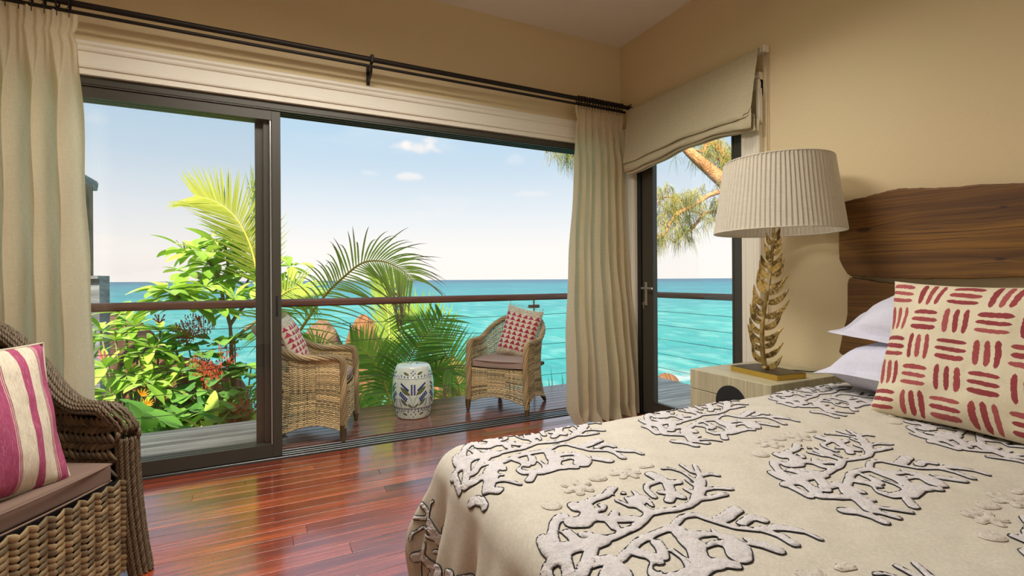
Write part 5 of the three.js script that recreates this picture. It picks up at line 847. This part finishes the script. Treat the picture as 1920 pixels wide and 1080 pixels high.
// ---- foliage
const leafMat = (c, tr = 0.42) => phy({ color: C(c).multiplyScalar(0.95), roughness: 0.96, transmission: tr, thickness: 0, side: THREE.DoubleSide, specularIntensity: 0.6 });
const GREENS = ['#a2cf45', '#92c43c', '#b4d853', '#83b336', '#c2e060'].map((c) => leafMat(c)), DARKG = ['#5f9a38', '#4f8a32', '#72aa3f', '#569044', '#80b746'].map((c) => leafMat(c, 0.3));
const vleaf = phy({ color: new THREE.Color(0.98, 0.98, 0.98), vertexColors: true, roughness: 0.96, transmission: 0.42, thickness: 0, side: THREE.DoubleSide });
const barkT = tex(256, 256, (u, v) => mix3([0.40, 0.36, 0.28], [0.62, 0.56, 0.45], fbm(u, v, 8, 14, 4, 251)));
const barkM = std({ map: rep(barkT, 3, 3), roughness: 0.95 });
// leaf along +z, lying in xz with its face up; folded along the midrib and drooping
function leafGeo(len, wid, { droop = 0.25, fold = 0.25, peak = 0.5, wave = 0, lobes = 0 } = {}) {
  return grid(4, 9, (a, b) => { const u = a * 2 - 1, sh = Math.pow(Math.sin(Math.PI * Math.pow(clamp(b * 0.985 + 0.008), Math.log(0.5) / Math.log(peak))), 0.75) * (1 + lobes * Math.sin(b * 24) * 0.18), w = wid * 0.5 * sh + 0.0016 * (1 - b); return [u * w, -droop * len * b * b + Math.abs(u) * fold * w + wave * Math.sin(b * 9 + u * 2) * w, b * len * (1 - 0.15 * droop * b)]; }, null, true);
}
const place = (o, p, dir, twist = 0) => { o.position.copy(p); const z = dir.clone().normalize(); let x = V(0, 1, 0).cross(z); if (x.lengthSq() < 1e-4) x = V(1, 0, 0); x.normalize(); const y = z.clone().cross(x); o.quaternion.setFromRotationMatrix(new THREE.Matrix4().makeBasis(x, y, z)); o.rotateZ(twist); };
function rosette(t, p, axis, n, geos, mats, R, { rise = 0.45, size = 1 } = {}) {
  const q = new THREE.Quaternion().setFromUnitVectors(V(0, 1, 0), axis.clone().normalize());
  for (let k = 0; k < n; k++) { const a = k * 2.4 + R() * 0.7, e = rise + (R() - 0.55) * 0.7 + 0.5 * k / n, d = V(Math.cos(a) * Math.cos(e), Math.sin(e), Math.sin(a) * Math.cos(e)).applyQuaternion(q), o = obj('leaf', geos[Math.floor(R() * geos.length)], mats[Math.floor(R() * mats.length)], t), s = size * (0.72 + R() * 0.5); place(o, p.clone().addScaledVector(d, 0.012), d, (R() - 0.5) * 0.5); o.scale.setScalar(s); }
}
const v3 = (a) => V(a[0], a[1], a[2]);
{ // frangipani tree
  const R = rng(301), t = thing('frangipani_tree', 'frangipani tree with pale forking branches and broad bright leaves rising over the handrail', 'tree');
  FRA_BR.forEach((b, i) => { const w = i ? 0.024 : 0.036; const pts = i ? b.map(v3) : [V(-0.35, -1.9, -7.5), ...b.map(v3)]; obj('branch', sweep(curve(pts, 24), (q) => w * (1 - 0.45 * q), 8), barkM, t); });
  const geos = [leafGeo(0.32, 0.135, { droop: 0.35, peak: 0.62 }), leafGeo(0.28, 0.125, { droop: 0.55, peak: 0.62, wave: 0.1 }), leafGeo(0.35, 0.135, { droop: 0.25, peak: 0.6 })];
  FRA_TIP.forEach((p, i) => rosette(t, v3(p), V((R() - 0.5) * 0.8, 1, (R() - 0.5) * 0.6 + 0.2), 9 + Math.floor(R() * 2), geos, GREENS, R, { rise: 0.2, size: 1.12 }));
  for (const k of [3, 0, 6]) { const p = v3(FRA_TIP[k]), g = []; for (let i = 0; i < 5; i++) g.push(sweep([p, p.clone().add(V((R() - 0.5) * 0.12 - 0.05, 0.09 + R() * 0.06, (R() - 0.5) * 0.1))], 0.004, 5)); obj('bare_twig', g, barkM, t).userData.kind = 'stuff'; }
}
{ // leafy shrub with pink buds, left
  const R = rng(311), t = thing('plumeria_shrub', 'bright green shrub with long pointed leaves and pink buds left of the pagoda flowers', 'shrub');
  const geos = [leafGeo(0.31, 0.095, { droop: 0.3, peak: 0.55 }), leafGeo(0.27, 0.085, { droop: 0.15 }), leafGeo(0.34, 0.10, { droop: 0.5, wave: 0.08 })], root = V(-1.35, -1.6, -7.1);
  BUSH_TIP.forEach((p, i) => { const q = v3(p); obj('branch', sweep(curve([root.clone().add(V((R() - 0.5) * 0.5, 0, 0)), q.clone().lerp(root, 0.45).add(V(0, -0.1, 0)), q], 12), (s) => 0.02 - 0.009 * s, 6), barkM, t); rosette(t, q, V((R() - 0.5) * 0.6, 1, 0.3), 11, geos, GREENS.slice(1).concat(GREENS[2]), R, { rise: 0.3 }); });
  const pink = std({ color: C('#d4707f'), roughness: 0.7 });
  for (const k of [3, 8]) { const p = v3(BUSH_TIP[k]).add(V(0, 0.1, 0.06)), g = []; for (let i = 0; i < 11; i++) { const e = p.clone().add(V((R() - 0.5) * 0.12, R() * 0.12, (R() - 0.5) * 0.1)); g.push(sweep([p, p.clone().lerp(e, 0.6), e], [0.004, 0.005, 0.011], 5)); } obj('bud_cluster', g, pink, t).userData.kind = 'stuff'; }
}
{ // pagoda flower: big dark heart leaves and loose red panicles
  const R = rng(321), t = thing('pagoda_flower_shrub', 'dark broad-leaved shrub carrying loose red-orange flower panicles below the handrail', 'shrub');
  const geos = [leafGeo(0.27, 0.25, { droop: 0.35, peak: 0.38, fold: 0.35, wave: 0.12, lobes: 0.6 }), leafGeo(0.24, 0.22, { droop: 0.2, peak: 0.36, fold: 0.3, wave: 0.15, lobes: 0.8 })];
  LOBE.forEach((p) => { const q = v3(p), r = V(-0.65 + R() * 0.5, -1.7, -7.0); obj('stem', sweep(curve([r, r.clone().lerp(q, 0.6).add(V(0, 0.1, 0)), q], 10), 0.009, 6), barkM, t); for (let k = 0; k < 6; k++) { const a = k * 1.9 + R(), d = V(Math.cos(a), 0.05 + R() * 0.35, Math.sin(a)), o = obj('leaf', geos[k % 2], DARKG[Math.floor(R() * DARKG.length)], t); place(o, q.clone().addScaledVector(d, 0.06).add(V(0, (R() - 0.7) * 0.14, 0)), d, (R() - 0.5) * 0.7); o.scale.setScalar(0.7 + R() * 0.5); } });
  const red = std({ color: C('#b8452c'), roughness: 0.7 }), stalk = std({ color: C('#b5532f'), roughness: 0.8 });
  FLOW.forEach((p) => { const q = v3(p), g = [], s = []; s.push(sweep([q.clone().add(V(0, -0.16, 0)), q.clone().add(V(0, 0.12, 0))], 0.004, 5)); for (let k = 0; k < 20; k++) { const h = (k / 20 - 0.5) * 0.26, a = k * 2.4, l = 0.14 * (1.05 - Math.abs(h) * 2.4) * (0.7 + R() * 0.6), b = q.clone().add(V(0, h, 0)), e = b.clone().add(V(Math.cos(a) * l, 0.03 + R() * 0.03, Math.sin(a) * l)); s.push(sweep([b, e], 0.0022, 4)); for (let m = 0; m < 4; m++) { const c = b.clone().lerp(e, 0.45 + 0.14 * m).add(V((R() - 0.5) * 0.03, (R() - 0.3) * 0.03, (R() - 0.5) * 0.03)); g.push(sweep([c, c.clone().add(V((R() - 0.5) * 0.03, 0.02 + R() * 0.02, (R() - 0.5) * 0.03))], [0.0035, 0.0055], 4)); } } const f = obj('flower_panicle', g, red, t); f.userData.kind = 'stuff'; obj('panicle_stalk', s, stalk, f); });
}
{ // heliconia clump and its orange flower
  const R = rng(331), geos = [leafGeo(0.52, 0.16, { droop: 0.12, peak: 0.5, fold: 0.2 }), leafGeo(0.44, 0.14, { droop: 0.3, peak: 0.5, fold: 0.25 }), leafGeo(0.60, 0.15, { droop: 0.45, peak: 0.5, fold: 0.3 })];
  const labels = ['paddle-leaved plant with an orange flower close behind the dark armchair', 'second paddle-leaved plant, right beside the orange flower', 'third paddle-leaved plant from the dark armchair along the deck edge', null, 'clump of strap leaves low at the deck edge under the red flowers', 'clump of paddle leaves at the deck edge right of the strap leaves', 'yellowish leaf clump low at the deck edge under the dark shrub', 'last leaf clump at the deck edge before the door stile'];
  HEL.forEach((p, i) => { if (!labels[i]) return; const t = thing('paddle_leaf_plant', labels[i], 'plant'), q = v3(p); for (let k = 0; k < 9; k++) { const a = k * 2.4 + i, e = 1.15 - R() * 0.55, d = V(Math.cos(a) * Math.cos(e), Math.sin(e), Math.sin(a) * Math.cos(e) * 0.8), b = q.clone().add(V((R() - 0.5) * 0.16, -0.42 + R() * 0.2, (R() - 0.5) * 0.16)), st = b.clone().addScaledVector(d, 0.16 + R() * 0.12); const o = obj('leaf', geos[k % 3], (i === 6 ? [GREENS[4], GREENS[2], leafMat('#d8dd62')] : DARKG.concat(GREENS[3]))[Math.floor(R() * 3)], t); place(o, st, d, (R() - 0.5) * 0.9); obj('leaf_stalk', sweep([b.clone().add(V(0, -0.5, 0)), b, st], 0.008, 5), DARKG[2], t); }
    if (i === 0) BOP.forEach((f) => { const c = v3(f), g = []; for (let k = 0; k < 6; k++) { const a = -0.5 + k * 0.5; g.push(sweep([c, c.clone().add(V(Math.cos(a) * 0.045, 0.015 + Math.sin(a) * 0.04, 0.02)), c.clone().add(V(Math.cos(a) * 0.075, 0.035 + Math.sin(a) * 0.06, 0.03))], [0.004, 0.008, 0.002], 5)); } const o = obj('flower', g, std({ color: C('#e89a1d'), roughness: 0.6 }), t); obj('flower_stalk', sweep([c.clone().add(V(-0.02, -0.5, -0.02)), c], 0.007, 6), DARKG[2], o); });
  });
  const t = thing('strap_leaf_plant', 'tall upright strap-leaved plant right beside the left curtain', 'plant'), g = [leafGeo(0.62, 0.05, { droop: 0.3, peak: 0.35 }), leafGeo(0.5, 0.045, { droop: 0.1, peak: 0.35 })];
  for (const c of [[-2.28, 0.55, -7.9], [-2.05, 0.45, -7.8], [-2.2, 0.1, -7.6]]) for (let k = 0; k < 16; k++) { const a = k * 2.4, e = 1.25 - R() * 0.7, d = V(Math.cos(a) * Math.cos(e), Math.sin(e), Math.sin(a) * Math.cos(e)), o = obj('leaf', g[k % 2], k % 3 ? DARKG[k % 5] : GREENS[1], t); place(o, v3(c).add(V((R() - 0.5) * 0.1, R() * 0.1 - 0.3, 0)), d, (R() - 0.5) * 0.6); }
  obj('stem', [sweep([V(-2.28, -2.2, -7.9), V(-2.28, 0.4, -7.9)], 0.025, 8), sweep([V(-2.05, -2.2, -7.8), V(-2.05, 0.3, -7.8)], 0.025, 8), sweep([V(-2.2, -2.2, -7.6), V(-2.2, -0.1, -7.6)], 0.025, 8)], barkM, t);
}
// palm frond: rachis along pts, two rows of narrow leaflets
function frond(t, pts, { n = 44, len = 0.55, g0 = [0.30, 0.45, 0.06], g1 = [0.42, 0.55, 0.10], tip = null, droop = 0.25, side = null, ang = 0.62, start = 0.1, seed = 1, wd = 0.022, rach = '#b8a83c', lift = 0.15, asym = 1 }) {
  const R = rng(seed), c = new THREE.CatmullRomCurve3(pts.map(v3), false, 'centripetal').getPoints(60), ra = obj('frond', sweep(c, (q) => 0.017 * (1 - q) + 0.003, 7), std({ color: C(rach), roughness: 0.6 }), t);
  const pos = [], col = [], idx = [], toEye = side ?? V(0.2, 0.1, 1);
  for (let i = 0; i < n; i++) for (const s of [-1, 1]) {
    const q = start + (1 - start) * (i + (s > 0 ? 0.5 : 0)) / n, k = Math.min(58, Math.floor(q * 59)), p = c[k].clone().lerp(c[k + 1], q * 59 - k), T = c[k + 1].clone().sub(c[k]).normalize();
    let N = toEye.clone().addScaledVector(T, -toEye.dot(T)).normalize(), B = T.clone().cross(N).multiplyScalar(s);
    const l = len * (0.35 + 0.65 * Math.sin(Math.PI * (0.18 + 0.74 * q))) * (0.9 + 0.2 * R()) * (s > 0 ? asym : 1), a = ang * (1 - 0.45 * q) + (R() - 0.5) * 0.12, d = T.clone().multiplyScalar(Math.cos(1.45 - a * 0 - (1.45 - a) * (1 - 0.55 * (1 - q)) * 0) * 0 + Math.cos(0.55 + a)).addScaledVector(B, Math.sin(0.55 + a)).addScaledVector(N, lift + (R() - 0.5) * 0.2).normalize();
    const dr = droop * (0.6 + 0.8 * R()), base = pos.length / 3, g = mix3(g0, g1, R()), S = 6; let W = d.clone().cross(N).normalize();
    for (let m = 0; m <= S; m++) { const h = m / S, x = p.clone().addScaledVector(d, l * h).add(V(0, -dr * l * h * h, 0)), w = wd * 0.5 * (h < 0.12 ? 0.5 + h * 4 : 1) * (1 - Math.pow(h, 2.2)) + 0.0008; const cc = tip ? mix3(g, tip, sstep(0.45, 0.85, h + (R() - 0.5) * 0.3)) : g; for (const e of [-1, 0, 1]) { const v = x.clone().addScaledVector(W, e * w).addScaledVector(N, e ? 0.35 * w : 0); pos.push(v.x, v.y, v.z); col.push(...cc); } }
    for (let m = 0; m < S; m++) for (const e of [0, 1]) { const a0 = base + m * 3 + e; idx.push(a0, a0 + 1, a0 + 3, a0 + 1, a0 + 4, a0 + 3); }
  }
  const g = new THREE.BufferGeometry(); g.setAttribute('position', new THREE.Float32BufferAttribute(pos, 3)); g.setAttribute('color', new THREE.Float32BufferAttribute(col, 3)); g.setIndex(idx); g.computeVertexNormals();
  obj('leaflets', g, vleaf, ra).userData.kind = 'stuff'; return ra;
}
{
  const t1 = thing('coconut_palm', 'young coconut palm behind the frangipani with an upright yellow-green frond', 'palm');
  obj('trunk', sweep(curve([[0.05, -2.4, -7.3], [-0.02, -0.6, -7.2], [-0.05, 1.0, -7.15]], 12), (q) => 0.09 - 0.04 * q, 10), barkM, t1);
  frond(t1, FR1, { n: 52, len: 0.62, g0: [0.42, 0.50, 0.05], g1: [0.58, 0.62, 0.10], seed: 5, droop: 0.02, rach: '#d9c65c', ang: 0.35, lift: 0.3, side: V(0.1, 0.2, 1) });
  frond(t1, FR1b, { n: 40, len: 0.6, g0: [0.30, 0.46, 0.05], g1: [0.45, 0.58, 0.08], seed: 6, droop: 0.02, ang: 0.1, rach: '#b7b445', side: V(1, 0, 0.3) });
  frond(t1, FG, { n: 40, len: 0.5, seed: 61, droop: 0.4, g0: [0.22, 0.36, 0.05], g1: [0.38, 0.5, 0.08] });
  const t2 = thing('coconut_palm', 'coconut palm whose long drooping frond with brown tips arches over the handrail', 'palm');
  obj('trunk', sweep(curve([[0.2, -2.4, -6.4], [0.15, -0.8, -6.35], [0.13, 0.1, -6.3]], 10), (q) => 0.08 - 0.04 * q, 10), barkM, t2);
  frond(t2, FR2, { n: 50, len: 0.72, g0: [0.34, 0.46, 0.06], g1: [0.52, 0.62, 0.12], tip: [0.26, 0.15, 0.10], seed: 9, droop: 0.42, ang: 0.45, start: 0.14, wd: 0.02, rach: '#c2a83a' });
  frond(t2, FR2b, { n: 34, len: 0.42, g0: [0.34, 0.48, 0.06], g1: [0.5, 0.62, 0.1], seed: 10, droop: 0.3 });
  const t3 = thing('coconut_palm', 'low coconut palm spreading its fronds behind the ceramic stool', 'palm');
  obj('trunk', sweep(curve([[1.5, -2.9, -6.5], [1.46, -1.4, -6.4], [1.44, -0.9, -6.35]], 8), (q) => 0.10 - 0.03 * q, 10), barkM, t3);
  frond(t3, FA, { n: 50, len: 0.66, g0: [0.14, 0.31, 0.04], g1: [0.34, 0.52, 0.08], seed: 21, droop: 0.12, ang: 0.55, start: 0.06, wd: 0.03 });
  frond(t3, FB, { n: 54, len: 0.62, g0: [0.26, 0.46, 0.04], g1: [0.42, 0.62, 0.08], seed: 22, droop: 0.12, ang: 0.5, start: 0.05, wd: 0.028, rach: '#c7b64a' });
  frond(t3, FC, { n: 44, len: 0.5, g0: [0.36, 0.52, 0.06], g1: [0.52, 0.66, 0.10], seed: 23, droop: 0.05, ang: 0.1, wd: 0.026, rach: '#bccb5e' });
  frond(t3, FD, { n: 46, len: 0.56, g0: [0.18, 0.36, 0.04], g1: [0.40, 0.58, 0.08], seed: 24, droop: 0.2, ang: 0.5, wd: 0.027 });
  frond(t3, FE, { n: 40, len: 0.5, g0: [0.18, 0.36, 0.05], g1: [0.36, 0.52, 0.08], tip: [0.42, 0.26, 0.12], seed: 25, droop: 0.4, ang: 0.5, wd: 0.026 });
}
{ // casuarina leaning in from the right
  const R = rng(351), t = thing('casuarina_tree', 'casuarina tree with sunlit orange limbs and hanging needle sprays beyond the glazed door', 'tree');
  const limbT = tex(256, 256, (u, v) => mix3([0.66, 0.44, 0.28], [0.95, 0.72, 0.50], fbm(u, v, 10, 16, 4, 255)));
  const bark = std({ map: rep(limbT, 1.5, 1.5), color: C('#ffffff'), roughness: 0.95, bumpMap: rep(fineN, 3, 3), bumpScale: 0.03 });
  const W = [[0.30, 0.05], [0.05, 0.018], [0.05, 0.018], [0.085, 0.05], [0.03, 0.014], [0.016, 0.008], [0.016, 0.008], [0.02, 0.01]];
  const main = CAS[0]; obj('trunk', sweep(curve([V(11.2, -4.6, -3.6), V(9.4, -0.6, -4.9), V(8.6, 1.4, -5.5), ...main.map(v3)], 80), (q) => (q < 0.35 ? 0.30 - 0.3 * q : Math.max(0.018, 0.135 - 0.25 * (q - 0.35))), 12), bark, t);
  const nd = [], seedC = [];
  CAS.forEach((b, i) => {
    const c = curve(b, 60); if (i) obj('branch', sweep(c.filter((_, k) => k % 2 === 0), (q) => lerp(W[i][0], W[i][1], q), 8), bark, t);
    const from = i === 0 ? 40 : 6;
    for (let k = from; k <= 60; k += i === 0 ? 1 : 1) { if (R() < 0.45) continue; const m = i && R() < 0.4 ? 2 : 1; for (let h = 0; h < m; h++) { const p = c[k].clone(), tw = V((R() - 0.5) * 0.5, (R() - 0.35) * 0.34, (R() - 0.5) * 0.5), e = p.clone().add(tw); if (R() < 0.6) nd.push(paint(sweep([p, p.clone().lerp(e, 0.6).add(V(0, 0.03, 0)), e], [0.006, 0.004, 0.002], 4), [0.36, 0.24, 0.13])); seedC.push(e); } }
  });
  const cols = [[0.50, 0.46, 0.06], [0.40, 0.40, 0.07], [0.58, 0.52, 0.10], [0.20, 0.27, 0.13], [0.30, 0.34, 0.10]];
  for (const e of seedC) { const col = cols[Math.floor(R() * 5)]; for (let k = 0; k < 11; k++) { const d = V((R() - 0.5) * 0.30, -0.10 - R() * 0.28, (R() - 0.5) * 0.30), b = e.clone().add(V((R() - 0.5) * 0.09, (R() - 0.5) * 0.05, (R() - 0.5) * 0.09)), m = b.clone().addScaledVector(d, 0.45).add(V(d.x * 0.2, 0.02, d.z * 0.2)); nd.push(paint(sweep([b, m, b.clone().add(d)], [0.0032, 0.0028, 0.001], 3, { caps: false }), col.map((x) => x * (0.8 + 0.4 * R())))); } }
  const f = obj('needle_sprays', nd, phy({ color: 0xffffff, vertexColors: true, roughness: 0.95, transmission: 0.3, thickness: 0, side: THREE.DoubleSide }), t); f.userData.kind = 'stuff';
}
{ // filling shrubs behind and below, each its own plant
  const R = rng(361), geos = [leafGeo(0.24, 0.09, { droop: 0.3 }), leafGeo(0.2, 0.08, { droop: 0.5 }), leafGeo(0.28, 0.08, { droop: 0.15 })];
  const shrub = (label, [x, y, z], rx, ry, n, mats) => { const t = thing('garden_shrub', label, 'shrub'); obj('stem', [0, 1, 2].map((k) => sweep([V(x + (k - 1) * 0.1, y - ry - 0.8, z), V(x + (k - 1) * 0.2, y, z)], 0.016, 6)), barkM, t); for (let k = 0; k < n; k++) { const a = R() * 6.283, b = Math.acos(2 * R() - 1), r = 0.55 + 0.45 * R(), p = V(x + Math.cos(a) * Math.sin(b) * rx * r, y + Math.cos(b) * ry * r, z + Math.sin(a) * Math.sin(b) * rx * r), d = p.clone().sub(V(x, y - ry * 0.6, z)).add(V(0, 0.1, 0)), o = obj('leaf', geos[k % 3], mats[Math.floor(R() * mats.length)], t); place(o, p, d, (R() - 0.5) * 1.2); } };
  shrub('low green shrub behind the orange flower under the bright-leaved shrub', [-1.75, -0.55, -7.6], 0.75, 0.55, 150, DARKG.concat(GREENS[1]));
  shrub('mid green shrub under the red flowers at the foot of the frangipani', [-0.55, -0.65, -7.3], 0.75, 0.5, 150, DARKG.concat(GREENS[3]));
  shrub('small shrub beside the door stile behind the left rattan chair', [0.35, -0.55, -7.4], 0.6, 0.45, 100, GREENS);
  shrub('low shrub growing at the deck edge beneath the palm behind the stool', [1.0, -0.75, -6.6], 0.4, 0.45, 70, GREENS.concat(DARKG[2]));
  shrub('small light-green plant between the ceramic stool and right rattan chair', [2.42, -0.62, -6.7], 0.35, 0.4, 46, GREENS);
  const t = thing('grass_tuft', 'two thin grass blades at the deck edge behind the right rattan chair', 'grass'); for (const [x, h] of [[3.02, 0.22], [3.17, 0.14], [2.98, 0.1]]) obj('blade', sweep(curve([[x, -0.9, -5.1], [x + 0.01, -0.06, -5.06], [x - 0.02, h - 0.05, -5.04]], 8), (q) => 0.009 * (1 - q) + 0.001, 4), GREENS[1], t);
}

renderer.render(scene, camera);
